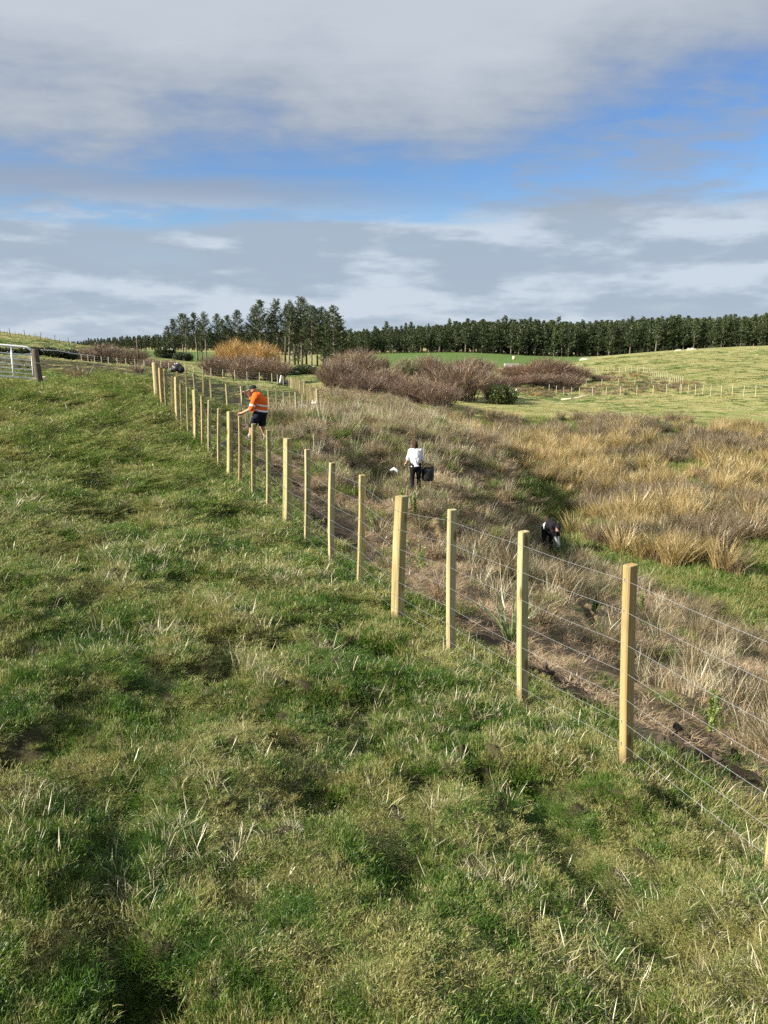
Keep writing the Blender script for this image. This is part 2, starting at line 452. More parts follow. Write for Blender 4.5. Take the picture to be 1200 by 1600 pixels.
M['leaf'] = blade_mat('seedling_leaf', [(0.08, 0.15, 0.02), (0.17, 0.25, 0.04), (0.27, 0.33, 0.07)], 0.05, 3.0, 0.45, 0.06)
M['flax'] = blade_mat('flax_leaf', [(0.07, 0.13, 0.03), (0.14, 0.21, 0.06), (0.25, 0.28, 0.10)], 0.0, 3.0, 0.3, 0.1)
M['needle'] = blade_mat('pine_needles', [(0.022, 0.045, 0.014), (0.040, 0.070, 0.020), (0.066, 0.098, 0.028), (0.11, 0.13, 0.045)], 0.0, 0.10, 0.15, 0.05)
M['scrub'] = blade_mat('scrub_leaf', [(0.020, 0.032, 0.010), (0.040, 0.055, 0.016), (0.075, 0.085, 0.028)], 0.0, 0.4, 0.2)
M['scrub_light'] = blade_mat('scrub_leaf_light', [(0.06, 0.085, 0.02), (0.12, 0.15, 0.04), (0.20, 0.21, 0.08)], 0.0, 0.4, 0.2)
M['sallow'] = blade_mat('sallow_twigs', [(0.13, 0.12, 0.06), (0.22, 0.205, 0.10), (0.30, 0.275, 0.155)], 0.05, 0.2, 0.1)
M['twig'] = blade_mat('willow_twigs', [(0.085, 0.054, 0.036), (0.15, 0.093, 0.060), (0.225, 0.140, 0.088), (0.30, 0.205, 0.135)], 0.02, 0.12, 0.1)
M['twig_red'] = blade_mat('red_willow_twigs', [(0.095, 0.050, 0.034), (0.165, 0.085, 0.052), (0.24, 0.13, 0.078)], 0.02, 0.12, 0.1)
M['orange'] = blade_mat('orange_willow_twigs', [(0.30, 0.165, 0.042), (0.46, 0.27, 0.075), (0.56, 0.38, 0.14)], 0.05, 0.2, 0.1)
M['stem'] = plain('twig_bark', (0.13, 0.10, 0.08), 0.9)
M['bark'] = plain('pine_bark', (0.15, 0.125, 0.10), 0.9, var=0.25, scale=1.2)

# treated pine: greenish yellow with grain, knots and darker ends
m, t = new_mat('treated_pine')
ob = t.add('ShaderNodeTexCoord').outputs['Object']
oi = t.add('ShaderNodeObjectInfo')
off = t.add('ShaderNodeCombineXYZ', X=t.math('MULTIPLY', oi.outputs['Random'], 37.0), Y=t.math('MULTIPLY', oi.outputs['Random'], 11.0), Z=t.math('MULTIPLY', oi.outputs['Random'], 5.0)).outputs[0]
vv = t.add('ShaderNodeVectorMath', dict(operation='ADD'), _0=ob, _1=off).outputs[0]
g1 = t.noise(t.mapping(vv, (42, 42, 1.6)), 1.0, 4, 0.6, dist=0.4)
g2 = t.noise(t.mapping(vv, (7, 7, 1.0)), 1.0, 3, 0.55)
kn = t.add('ShaderNodeTexVoronoi', Vector=t.mapping(vv, (9, 9, 3.1)), Scale=1.0).outputs['Distance']
rd = oi.outputs['Random']
c = t.mix(t.sstep(g1, 0.34, 0.66), (0.25, 0.195, 0.082), (0.46, 0.39, 0.195))
c = t.mix(t.sstep(g2, 0.42, 0.60, 0.0, 0.75), c, (0.275, 0.285, 0.115))
c = t.mix(t.sstep(t.math('FRACT', t.math('MULTIPLY', rd, 13.7)), 0.40, 1.0, 0.0, 0.65), c, (0.33, 0.22, 0.09))
c = t.mix(t.sstep(t.math('FRACT', t.math('MULTIPLY', rd, 29.3)), 0.45, 1.0, 0.0, 0.55), c, (0.44, 0.385, 0.225))
g4 = t.noise(t.mapping(vv, (24, 24, 0.5)), 1.0, 2, 0.5)
c = t.mix(t.sstep(g4, 0.54, 0.66, 0.0, 0.65), c, (0.16, 0.115, 0.048))
c = t.mix(t.sstep(kn, 0.20, 0.08, 0.0, 0.85), c, (0.13, 0.07, 0.026))
st_ = t.noise(t.mapping(vv, (5, 5, 3)), 1.0, 3)
c = t.mix(t.math('MULTIPLY', t.sstep(st_, 0.55, 0.68), 0.45), c, (0.15, 0.13, 0.06))
zz_ = t.add('ShaderNodeSeparateXYZ', _0=ob).outputs[2]
mud = t.sstep(t.math('ADD', zz_, t.math('MULTIPLY', t.math('SUBTRACT', st_, 0.5), 0.25)), 0.14, 0.03, 0.0, 0.7)
c = t.mix(mud, c, (0.11, 0.085, 0.05))
b = t.add('ShaderNodeBsdfPrincipled', Base__Color=c, Roughness=0.75)
b.inputs['Specular IOR Level'].default_value = 0.25
t.set(b, 'Normal', t.add('ShaderNodeBump', Strength=0.6, Distance=0.006, Height=g1))
finish(t, b); M['pine_wood'] = m
M['pale_post'] = plain('pale_pine_posts', (0.47, 0.42, 0.27), 0.8, var=0.12, scale=6)
M['old_wood'] = plain('weathered_wood', (0.085, 0.068, 0.050), 0.9, var=0.3, scale=9, bump=0.5)
M['grey_wood'] = plain('grey_wood', (0.10, 0.09, 0.08), 0.9, var=0.3, scale=9, bump=0.4)
M['pale_wood'] = plain('pale_timber', (0.50, 0.43, 0.29), 0.8, var=0.2, scale=7, bump=0.3)
M['galv'] = plain('galvanised_steel', (0.62, 0.64, 0.66), 0.42, 0.75, 0.06, 30)
M['wire'] = plain('galvanised_wire', (0.30, 0.31, 0.32), 0.5, 0.4, 0.05, 30)
M['gate'] = plain('galvanised_gate_tube', (0.80, 0.81, 0.81), 0.5, 0.0, 0.05, 20)
M['soil'] = plain('bare_soil', (0.065, 0.046, 0.032), 0.95, var=0.3, scale=14, bump=0.8)
M['black'] = plain('black_plastic', (0.015, 0.016, 0.018), 0.45, var=0.1)
M['white'] = plain('white_plastic', (0.78, 0.79, 0.80), 0.5, var=0.05)
M['concrete'] = plain('pale_concrete', (0.34, 0.335, 0.31), 0.9, var=0.12, scale=2.5)
M['water'] = plain('trough_water', (0.04, 0.05, 0.05), 0.1)
M['lime'] = plain('pale_rock', (0.34, 0.33, 0.25), 0.95, var=0.15, scale=1.5, bump=0.6)

# ground: turf, bank, gully floor and distant paddocks in one sheet
m, t = new_mat('ground_cover')
p = pos(t)
A_dry, A_rush, A_far, A_lush, A_wet = (attr(t, k) for k in ('dry', 'rush', 'far', 'lush', 'soil'))
n_m = t.noise(p, 1.6, 5, 0.65); n_s = t.noise(p, 14.0, 4, 0.7); n_l = t.noise(p, 0.12, 4, 0.6)
st2 = t.noise(t.mapping(p, (0.07, 0.55, 0.6), rot=(0, 0, 0.10)), 1.0, 6, 0.68)
st3 = t.noise(t.mapping(p, (0.22, 1.1, 1.2), rot=(0, 0, -0.15)), 1.0, 6, 0.72)
turf = t.mix(t.sstep(n_s, 0.35, 0.7), (0.034, 0.030, 0.015), (0.070, 0.068, 0.028))
turf = t.mix(t.sstep(n_m, 0.52, 0.72, 0, 0.7), turf, (0.070, 0.052, 0.032))
dry = t.mix(t.sstep(n_s, 0.3, 0.7), (0.13, 0.095, 0.055), (0.30, 0.215, 0.13))
dry = t.mix(t.sstep(n_m, 0.50, 0.66, 0, 0.8), dry, (0.075, 0.095, 0.028))
rush = t.mix(t.sstep(n_m, 0.40, 0.62), (0.080, 0.125, 0.026), (0.22, 0.17, 0.075))
far_d = t.mix(t.sstep(st3, 0.36, 0.66), (0.165, 0.20, 0.05), (0.38, 0.335, 0.15))
far_d = t.mix(t.sstep(st2, 0.50, 0.66, 0, 0.85), far_d, (0.38, 0.32, 0.175))
far_d = t.mix(t.sstep(n_l, 0.55, 0.70, 0, 0.7), far_d, (0.12, 0.20, 0.04))
lush = t.mix(t.sstep(st3, 0.35, 0.7), (0.070, 0.128, 0.028), (0.110, 0.160, 0.042))
far_d = t.mix(t.sstep(t.noise(t.mapping(p, (0.5, 1.6, 1)), 1.0, 5, 0.75), 0.54, 0.72, 0, 0.7), far_d, (0.17, 0.15, 0.06))
c = t.mix(A_dry, turf, dry); c = t.mix(A_rush, c, rush); c = t.mix(A_far, c, far_d); c = t.mix(A_lush, c, lush)
c = t.mix(A_wet, c, t.mix(n_s, (0.026, 0.018, 0.012), (0.060, 0.042, 0.028)))
b = t.add('ShaderNodeBsdfPrincipled', Base__Color=c, Roughness=0.95)
b.inputs['Specular IOR Level'].default_value = 0.15
hgt = t.math('ADD', t.math('ADD', t.math('MULTIPLY', n_s, 0.05), t.math('MULTIPLY', t.noise(p, 60.0, 4, 0.7), 0.03)), t.math('MULTIPLY', t.math('MULTIPLY', st3, A_far), 0.9))
t.set(b, 'Normal', t.add('ShaderNodeBump', Strength=0.8, Distance=0.6, Height=hgt))
finish(t, b); M['ground'] = m

# ------------------------------------------------------------------ ground sheet
def build_ground():
    az_f = np.linspace(-0.62, 0.62, 560)
    az_l = -0.62 - np.cumsum(np.linspace(0.004, 0.16, 31))
    az_l = az_l[az_l > -math.pi]
    az = np.concatenate([[-math.pi], az_l[::-1], az_f, -az_l, [math.pi]])
    rr = [0.25]
    while rr[-1] < 9000:
        q = rr[-1]
        rr.append(q*(1.0125 if q < 3 else 1.0085 if q < 32 else 1.014 if q < 260 else 1.03 if q < 900 else 1.12))
    rr = np.array(rr)
    R, Az = np.meshgrid(rr, az, indexing='ij')
    X = (R*np.sin(Az)).ravel(); Y = (R*np.cos(Az)).ravel()
    Z = np.empty_like(X)
    for i in range(0, len(X), 60000): Z[i:i+60000] = ground(X[i:i+60000], Y[i:i+60000])
    nr, na = R.shape
    idx = np.arange(nr*na).reshape(nr, na)
    f = np.stack([idx[:-1, :-1], idx[1:, :-1], idx[1:, 1:], idx[:-1, 1:]], -1).reshape(-1, 4)[:, ::-1]
    v = np.stack([X, Y, Z], 1)
    c0 = len(v); v = np.concatenate([v, [[0, 0, float(ground(0.01, 0.01)[0])]]])
    f3 = np.stack([np.full(na-1, c0), idx[0, :-1], idx[0, 1:]], 1)[:, ::-1]
    X = v[:, 0]; Y = v[:, 1]
    mk = masks(X, Y)
    me = mesh_np('ground', v, [f, f3], mk, True)
    return tag(link('ground', me, M['ground']), kind='structure')

def masks(X, Y):
    r = np.hypot(X, Y)
    wob = 0.35*fbm(X*0.8, Y*0.8, 41, 3)
    inside = sst(X - x_fence(Y) + wob, -0.05, 0.55)*(Y > 1.0)
    far = np.maximum(sst(r, 74, 92), sst(Y + 1.5*fbm(X*.2, Y*.2, 43, 2), 61, 67)*(X > 3.2 + 1.0*fbm(X*.2, Y*.2, 45, 2)))
    xv = x_valley(Y)
    rush = sst(X - xv + 0.8*fbm(X*0.4, Y*0.4, 42, 3), -0.6, 0.9)*(1 - sst(Y + 1.5*fbm(X*.2, Y*.2, 43, 2), 62, 70))
    rush = rush*sst(Y, 4, 9)
    dry = inside*(1 - far)
    # lush sown paddock beyond the gully, and the strip by the gateway
    ang = X/np.maximum(Y, 1)
    lush = sst(Y, 222, 236)*(1 - sst(Y, 395, 430))*sst(ang, -0.045, -0.015)*(1 - sst(ang + 0.0*Y, 0.24, 0.275))
    lush = np.maximum(lush, sst(Y, 170, 220)*(1 - sst(Y, 500, 600))*sst(ang, -0.34, -0.31)*(1 - sst(ang, -0.24, -0.18)))
    lush = np.maximum(lush, sst(Y, 360, 385)*sst(ang, 0.2, 0.3)*0.6)
    soil = np.zeros_like(X)
    for (hx, hy, rad, dep) in HOLES:
        d = np.hypot(X - hx, (Y - hy)*1.3) + rad*0.35*fbm(X*5, Y*5, 44, 3)
        soil = np.maximum(soil, 1 - sst(d, rad*1.4, rad*2.1))
    e = fence_e(X, Y)
    strip = sst(e, 0.35, 0.6)*(1 - sst(e, 1.15, 1.6))*sst(fbm(X*1.6, Y*1.6, 46, 3), 0.22, 0.38)*(Y > 1.5)*(1 - sst(Y, 18, 24))
    patch = sst(e, 0.8, 1.5)*(1 - sst(X - xv, -2.0, 0.0))*sst(fbm(X*0.9 + 4, Y*0.9, 47, 3), 0.28, 0.42)*(Y > 1.5)*(1 - sst(Y, 36, 46))
    soil = np.maximum(soil, np.maximum(strip, patch*0.85))
    return {'dry': dry*(1 - rush), 'rush': rush, 'far': far, 'lush': lush, 'soil': soil}

# ------------------------------------------------------------------ scattered ground cover (stuff)
def blades(name, n, rad, h, wid, lean, mat, seed, curve=0.5, clump=0.0, segs=2, hpow=1.0):
    g = np.random.default_rng(seed)
    ph = g.uniform(0, 2*math.pi, n); rr = rad*np.sqrt(g.uniform(0, 1, n))
    if clump:
        k = max(1, int(n*0.06)); cxy = g.uniform(-rad, rad, (k, 2)); w_ = g.integers(0, k, n)
        bx = cxy[w_, 0] + g.normal(0, rad*clump, n); by = cxy[w_, 1] + g.normal(0, rad*clump, n)
    else: bx, by = rr*np.cos(ph), rr*np.sin(ph)
    H = h[0] + (h[1]-h[0])*g.uniform(0, 1, n)**hpow
    W = g.uniform(wid[0], wid[1], n); L = np.abs(g.normal(lean[0], lean[1], n))
    # blades lean outward from the middle, with a random part
    oa = np.arctan2(by, bx) + g.normal(0, 0.9, n); dxy = np.stack([np.cos(oa), np.sin(oa)], 1)
    fa = g.uniform(0, math.pi, n); sd = np.stack([np.cos(fa), np.sin(fa), np.zeros(n)], 1)
    V = []; F4 = []; F3 = []
    base = np.stack([bx, by, np.full(n, -0.01)], 1)
    ang = L; P = [base]; cur = base; step = H/segs
    for s in range(segs):
        a = np.clip(ang + curve*s*g.uniform(0.2, 1.5, n), 0, 1.9)
        cur = cur + np.stack([dxy[:, 0]*np.sin(a)*step, dxy[:, 1]*np.sin(a)*step, np.cos(a)*step], 1); P.append(cur)
    cols = 2*segs + 1
    V = np.empty((n, cols, 3))
    for s in range(segs):
        wd = (W*(1 - 0.35*s/segs))[:, None]*0.5
        V[:, 2*s] = P[s] - sd*wd; V[:, 2*s+1] = P[s] + sd*wd
    V[:, 2*segs] = P[segs]
    o = np.arange(n)*cols
    F4 = np.concatenate([np.stack([o+2*s, o+2*s+1, o+2*s+3, o+2*s+2], 1) for s in range(segs-1)]) if segs > 1 else np.zeros((0, 4), int)
    F3 = np.stack([o+2*segs-2, o+2*segs-1, o+2*segs], 1)
    rnd = np.repeat(g.uniform(0, 1, n), cols)
    me = mesh_np(name, V.reshape(-1, 3), [F4, F3], {'rnd': rnd})
    me.materials.append(mat)
    return me

def proto_collection(name, meshes):
    c = bpy.data.collections.new(name)
    for i, me in enumerate(meshes):
        o = bpy.data.objects.new('%s_%02d' % (name, i), me); c.objects.link(o)
    return c

def scatter(name, coll, P, rot, scl, idx):
    me = bpy.data.meshes.new(name)
    me.vertices.add(len(P)); me.vertices.foreach_set('co', np.asarray(P, np.float32).ravel())
    a = me.attributes.new('rot', 'FLOAT_VECTOR', 'POINT'); a.data.foreach_set('vector', np.asarray(rot, np.float32).ravel())
    a = me.attributes.new('scl', 'FLOAT_VECTOR', 'POINT'); a.data.foreach_set('vector', np.asarray(scl, np.float32).ravel())
    a = me.attributes.new('idx', 'INT', 'POINT'); a.data.foreach_set('value', np.asarray(idx, np.int32))
    o = bpy.data.objects.new(name, me); COL.objects.link(o)
    ng = bpy.data.node_groups.new(name, 'GeometryNodeTree')
    ng.interface.new_socket('Geometry', in_out='INPUT', socket_type='NodeSocketGeometry')
    ng.interface.new_socket('Geometry', in_out='OUTPUT', socket_type='NodeSocketGeometry')
    n = ng.nodes; l = ng.links
    gi = n.new('NodeGroupInput'); go = n.new('NodeGroupOutput')
    ci = n.new('GeometryNodeCollectionInfo'); ci.inputs['Collection'].default_value = coll
    ci.inputs['Separate Children'].default_value = True; ci.inputs['Reset Children'].default_value = True
    iop = n.new('GeometryNodeInstanceOnPoints'); iop.inputs['Pick Instance'].default_value = True
    def na(nm, ty):
        q = n.new('GeometryNodeInputNamedAttribute'); q.data_type = ty; q.inputs['Name'].default_value = nm; return q.outputs[0]
    e2r = n.new('FunctionNodeEulerToRotation'); l.new(na('rot', 'FLOAT_VECTOR'), e2r.inputs[0])
    l.new(gi.outputs[0], iop.inputs['Points']); l.new(ci.outputs[0], iop.inputs['Instance'])
    l.new(na('idx', 'INT'), iop.inputs['Instance Index']); l.new(e2r.outputs[0], iop.inputs['Rotation'])
    l.new(na('scl', 'FLOAT_VECTOR'), iop.inputs['Scale']); l.new(iop.outputs[0], go.inputs[0])
    md = o.modifiers.new('scatter', 'NODES'); md.node_group = ng
    return o

def polar(N, r0, r1, q, half=0.60, seed=1):
    g = np.random.default_rng(seed)
    u = g.uniform(0, 1, N); k = 2 - q
    r = (r0**k + u*(r1**k - r0**k))**(1/k) if abs(k) > 1e-6 else r0*(r1/r0)**u
    az = g.uniform(-half, half, N)
    return r*np.sin(az), r*np.cos(az), g
def lay(name, coll, nproto, x, y, g, s, tilt=0.08, sink=0.0, zs=None, idx=None):
    P = np.stack([x, y, ground(x, y) - sink], 1)
    n = len(x)
    rot = np.stack([g.normal(0, tilt, n), g.normal(0, tilt, n), g.uniform(0, 2*math.pi, n)], 1)
    s3 = np.stack([s, s, s*(zs if zs is not None else 1.0)], 1)
    return scatter(name, coll, P, rot, s3, g.integers(0, nproto, n) if idx is None else idx)

def build_cover():
    # 1 short grazed pasture
    pr = [blades('turf%d' % i, 560, 0.16, (0.014, 0.050), (0.0026, 0.0050), (0.85, 0.45), M['turf'], 100+i, 0.6, clump=0.15, hpow=1.6) for i in range(6)]
    pr += [blades('upturf%d' % i, 520, 0.16, (0.014, 0.045), (0.0026, 0.0050), (0.85, 0.45), M['turf_mid'], 130+i, 0.6, clump=0.15, hpow=1.6) for i in range(5)]
    cl = proto_collection('turf_patch', pr)
    x, y, g = polar(60000, 0.75, 34, 1.0, 0.62, 2)
    keep = (x - x_fence(y) < 0.30 + 0.4*fbm(x*0.8, y*0.8, 41, 3))
    soil = masks(x, y)['soil']; keep &= soil < 0.4
    bare = vnoise(x*2.4, y*2.4, 60) > 0.82
    keep &= ~bare
    x, y = x[keep], y[keep]; r = np.hypot(x, y)
    ph_ = pushed = pugging(x, y)
    hz = (0.40 + 1.15*sst(fbm(x*2.4, y*2.4, 61, 3), -0.40, 0.45))*(0.65 + 0.35*sst(ph_, -0.16, -0.03))
    thin = (ph_ < -0.14) & (g.uniform(0, 1, len(x)) < 0.2)
    x, y, hz, r = x[~thin], y[~thin], hz[~thin], r[~thin]
    up_ = sst(r + 0.9*(-fence_e(x, y)) + 5*fbm(x*0.25, y*0.25, 74, 2), 9, 19) > g.uniform(0, 1, len(x))
    ix = np.where(up_, 6 + g.integers(0, 5, len(x)), g.integers(0, 6, len(x)))
    tag(lay('pasture_grass', cl, 6, x, y, g, np.clip(r/6.5, 0.58, 3.2)*g.uniform(0.7, 1.3, len(x)), 0.16, 0.0, hz*np.where(r < 6.5, 1.15, np.clip(r/6.5, 1, 3.2)**-0.85), ix), 'short green grazed grass of the paddock left of the fence', 'grass', kind='stuff')
    # 1b longer green tufts
    pr = [blades('tuft%d' % i, 230, 0.055, (0.022, 0.080), (0.0026, 0.0050), (0.75, 0.4), M['tuft'], 200+i, 0.6) for i in range(5)]
    cl = proto_collection('green_tuft', pr)
    x, y, g = polar(30000, 0.8, 34, 1.0, 0.62, 3)
    keep = (x - x_fence(y) < 0.4) & (pugging(x, y) > -0.06) & (fbm(x*1.6, y*1.6, 62, 3) + g.uniform(-.35, .35, len(x)) > 0.05)
    x, y = x[keep], y[keep]; r = np.hypot(x, y)
    tag(lay('grass_tufts', cl, 5, x, y, g, g.uniform(0.6, 1.15, len(x))*np.clip(r/8, 0.5, 2), 0.12, 0.0, np.clip(r/10, 1, 2)**-1.2), 'longer green tufts standing up in the grazed paddock', 'grass', kind='stuff')
    # 1c pale dead stalks
    pr = [blades('stalk%d' % i, 8, 0.09, (0.06, 0.19), (0.0030, 0.0055), (0.5, 0.45), M['straw'], 300+i, 0.35, segs=3) for i in range(8)]
    pr += [blades('stalkb%d' % i, 60, 0.06, (0.02, 0.085), (0.0022, 0.0042), (0.9, 0.4), M['straw'], 350+i, 0.5) for i in range(4)]
    cl = proto_collection('dead_stalks', pr)
    x, y, g = polar(50000, 0.8, 30, 1.0, 0.62, 4)
    dn = fbm(x*1.2 + 5, y*1.2, 63, 4)
    keep = (x - x_fence(y) < 0.4) & (dn + g.uniform(-.35, .35, len(x)) > 0.10)
    x, y = x[keep], y[keep]; r = np.hypot(x, y)
    tag(lay('dead_grass_stalks', cl, 12, x, y, g, g.uniform(0.6, 1.2, len(x))*np.clip(r/7, 0.6, 2.6), 0.15, 0.0, np.where(r < 7, 1.2, np.clip(r/7, 1, 2.6)**-1.0)), 'pale dead stalks sticking out of the green paddock grass', 'dry grass', kind='stuff')
    # 2 pasture further off: gateway field, left hill, right-hand hill
    pr = [blades('farturf%d' % i, 260, 0.55, (0.04, 0.15), (0.016, 0.036), (0.8, 0.4), M['turf_far'], 400+i, 0.5) for i in range(5)]
    cl = proto_collection('far_turf', pr)
    x, y, g = polar(17000, 26, 235, 1.35, 0.60, 5)
    mk = masks(x, y)
    pas = (x < x_fence(y) - 0.2) | (mk['far'] > 0.5)
    keep = pas & (mk['lush'] < 0.4) & (mk['rush'] < 0.5) & ~((mk['far'] < .5) & (x > x_fence(y)) & (x < x_valley(y)))
    x, y = x[keep], y[keep]; r = np.hypot(x, y)
    tag(lay('distant_pasture_grass', cl, 5, x, y, g, g.uniform(0.6, 1.2, len(x))*np.clip(r/60, 0.7, 2.2), 0.05, 0.02, np.clip(0.55 + 0.5*fbm(x*.1, y*.1, 64, 3), .3, 1.1)), 'yellow green grass of the farther paddocks and hill slopes', 'grass', kind='stuff')
    # 3 long dead grass on the bank inside the fence
    pr = [blades('thatch%d' % i, 170, 0.16, (0.04, 0.24), (0.0032, 0.0066), (0.85, 0.45), M['thatch'], 500+i, 0.6, hpow=2.0, clump=0.2) for i in range(7)]
    cl = proto_collection('bank_thatch', pr)
    x, y, g = polar(30000, 2.2, 92, 1.0, 0.62, 6)
    mk = masks(x, y)
    keep = (x - x_fence(y) > 0.35 + 0.3*fbm(x, y, 65, 2)) & (mk['rush'] < 0.55) & (mk['far'] < 0.5) & (mk['soil'] < 0.3) & (r_ok(x, y))
    dens = fbm(x*0.8, y*0.8, 66, 3) + g.uniform(-.3, .3, len(x)); keep &= dens > np.interp(np.hypot(x, y), [8, 14], [-0.22, -0.36])
    near = (fence_e(x, y) < 0.9) & (y < 26); keep &= ~(near & (g.uniform(0, 1, len(x)) > 0.6))
    x, y = x[keep], y[keep]; r = np.hypot(x, y); e = fence_e(x, y)
    zs = 0.30 + 0.55*sst(e + 1.5*fbm(x*0.5, y*0.5, 67, 3), 1.2, 4.2)
    tag(lay('bank_grass', cl, 7, x, y, g, g.uniform(0.75, 1.35, len(x))*np.clip(r/13, 1, 3.2), 0.12, 0.0, zs*np.clip(r/13, 1, 3.2)**-0.6), 'long tan dead grass covering the planted bank right of the fence', 'dry grass', kind='stuff')
    # 3b darker rank clumps on the bank
    pr = [blades('rank%d' % i, 260, 0.17, (0.20, 0.70), (0.005, 0.010), (0.35, 0.28), M['rank'], 600+i, 0.5) for i in range(5)]
    cl = proto_collection('rank_clump', pr)
    x, y, g = polar(7800, 6, 70, 1.1, 0.6, 7)
    mk = masks(x, y); e = fence_e(x, y)
    keep = (x - x_fence(y) > 1.6) & (mk['rush'] < 0.4) & (mk['far'] < 0.5) & (mk['soil'] < 0.2) & (e > 2.2) & (fbm(x*0.7 + 2, y*0.7, 68, 3) + g.uniform(-.22, .22, len(x)) > np.where((e > 3.6) & (y > 14) & (y < 40), -0.10, 0.18)) & r_ok(x, y)
    x, y = x[keep], y[keep]; r = np.hypot(x, y)
    tag(lay('rank_grass', cl, 5, x, y, g, g.uniform(0.6, 1.2, len(x))*np.clip(r/24, 1, 1.6), 0.12, 0.0, np.where((e := fence_e(x, y)) > 3.6, 1.0, 0.65)*g.uniform(0.5, 1.15, len(x))), 'darker grey green rank grass in clumps down the bank', 'rank grass', kind='stuff')
    # 3b2 thin upright dead stalks
    pr = [blades('weed%d' % i, 26, 0.13, (0.22, 0.62), (0.0030, 0.0055), (0.16, 0.14), M['straw'], 640+i, 0.25, segs=3) for i in range(5)]
    cl = proto_collection('dead_weed', pr)
    x, y, g = polar(3600, 3, 50, 0.7, 0.6, 17)
    mk = masks(x, y); e = fence_e(x, y)
    keep = (x - x_fence(y) > 0.9) & (e > 2.4 + 0.8*vnoise(x, y, 76)) & (mk['rush'] < 0.4) & (mk['far'] < 0.5) & (mk['soil'] < 0.2) & (fbm(x*0.6 + 9, y*0.6, 75, 3) + g.uniform(-.25, .25, len(x)) > 0.12)
    x, y = x[keep], y[keep]; r = np.hypot(x, y)
    tag(lay('dead_weed_stalks', cl, 5, x, y, g, g.uniform(0.6, 1.1, len(x))*np.clip(r/16, 1, 1.8), 0.1), 'thin upright dead weed stalks standing in the bank grass', 'dead weeds', kind='stuff')
    # 3c green regrowth close inside the fence and on the gully edge
    pr = [blades('regrow%d' % i, 330, 0.17, (0.03, 0.11), (0.0024, 0.005), (0.55, 0.35), M['turf'], 700+i, 0.5) for i in range(4)]
    cl = proto_collection('regrowth', pr)
    x, y, g = polar(16000, 2.2, 66, 0.9, 0.62, 8)
    mk = masks(x, y)
    keep = (x - x_fence(y) > 0.0) & (mk['soil'] < 0.35) & ((fbm(x*1.1, y*1.1, 69, 3) > np.interp(np.hypot(x, y), [7, 14], [-0.02, 0.16])) | (mk['rush'] > 0.45)) & (y < 66)
    ef = fence_e(x, y); keep &= ~((ef > 0.55) & (ef < 4.5) & (y < 17) & (mk['rush'] < 0.45) & (g.uniform(0, 1, len(x)) > 0.25))
    x, y = x[keep], y[keep]; r = np.hypot(x, y)
    tag(lay('green_regrowth', cl, 4, x, y, g, g.uniform(0.8, 1.4, len(x))*np.clip(r/9, 1, 3), 0.1), 'green grass patches between the dead bank grass and the rushes', 'grass', kind='stuff')
    # 4 rushes on the gully floor
    pr = [blades('rushg%d' % i, 240, 0.24, (0.55, 1.25), (0.009, 0.018), (0.20, 0.15), M['rush_gold'], 800+i, 0.28, segs=3) for i in range(5)]
    pr += [blades('rushb%d' % i, 230, 0.26, (0.45, 1.05), (0.009, 0.017), (0.24, 0.18), M['rush_brown'], 850+i, 0.32, segs=3) for i in range(4)]
    cl = proto_collection('rush_clump', pr)
    x, y, g = polar(7200, 16, 78, 1.0, 0.60, 9)
    mk = masks(x, y)
    edge = x - x_valley(y)
    dens = fbm(x*0.30, y*0.30, 70, 3)
    lim = np.interp(x, [5, 8, 11, 14, 20, 30], [25.0, 22.2, 19.6, 18.0, 17.4, 17.2])
    keep = (mk['rush'] > 0.75) & (edge > np.interp(y, [30, 42], [1.4, 0.3]) + 1.0*vnoise(x*.3, y*.3, 71)) & (y > lim) & (dens + g.uniform(-.16, .16, len(x)) > -0.22)
    keep &= ~((np.abs(x - 6.2) < 2.2) & (y > 25) & (y < 35) & (g.uniform(0, 1, len(x)) > 0.10))
    keep &= (y < np.interp(x, [0, 8, 20, 40], [72, 66, 63, 62]) + 2*fbm(x*.2, y*.2, 72, 2))
    x, y = x[keep], y[keep]; n = len(x)
    s = g.uniform(0.55, 1.25, n)*np.interp(y, [22, 60], [1.0, 1.15])
    P = np.stack([x, y, ground(x, y) - 0.02], 1)
    rot = np.stack([g.normal(0, 0.07, n), g.normal(0, 0.07, n), g.uniform(0, 6.3, n)], 1)
    br = fbm(x*0.2, y*0.28, 73, 3) + g.uniform(-.14, .14, n) > -0.04
    idx = np.where(br, 5 + g.integers(0, 4, n), g.integers(0, 5, n))
    tag(scatter('rush_bed', cl, P, rot, np.stack([s, s, s*g.uniform(0.75, 1.1, n)], 1), idx), 'golden and brown rushes filling the gully floor', 'rushes', kind='stuff')
    # 4b tall dead grass and rough cover across the fenced wetland beyond
    x, y, g = polar(2600, 92, 160, 1.2, 0.58, 10)
    ang = x/y
    keep = (ang > 0.20) & (ang < 0.40) & (y > np.interp(ang, [0.2, 0.3, 0.4], [107, 95, 96])) & (y < np.interp(ang, [0.2, 0.33, 0.4], [150, 142, 112]))
    keep |= (ang > 0.02) & (ang < 0.22) & (y < 130)
    x, y = x[keep], y[keep]
    tag(lay('wetland_rough_grass', cl, 9, x, y, g, g.uniform(0.7, 1.3, len(x)), 0.1, 0.0, np.full(len(x), 0.45), np.where(g.uniform(0, 1, len(x)) < 0.75, 5 + g.integers(0, 4, len(x)), g.integers(0, 5, len(x)))), 'straw coloured rough growth round the far willows and inside the far fences', 'rough grass', kind='stuff')

def r_ok(x, y):
    return np.hypot(x, y) < 90
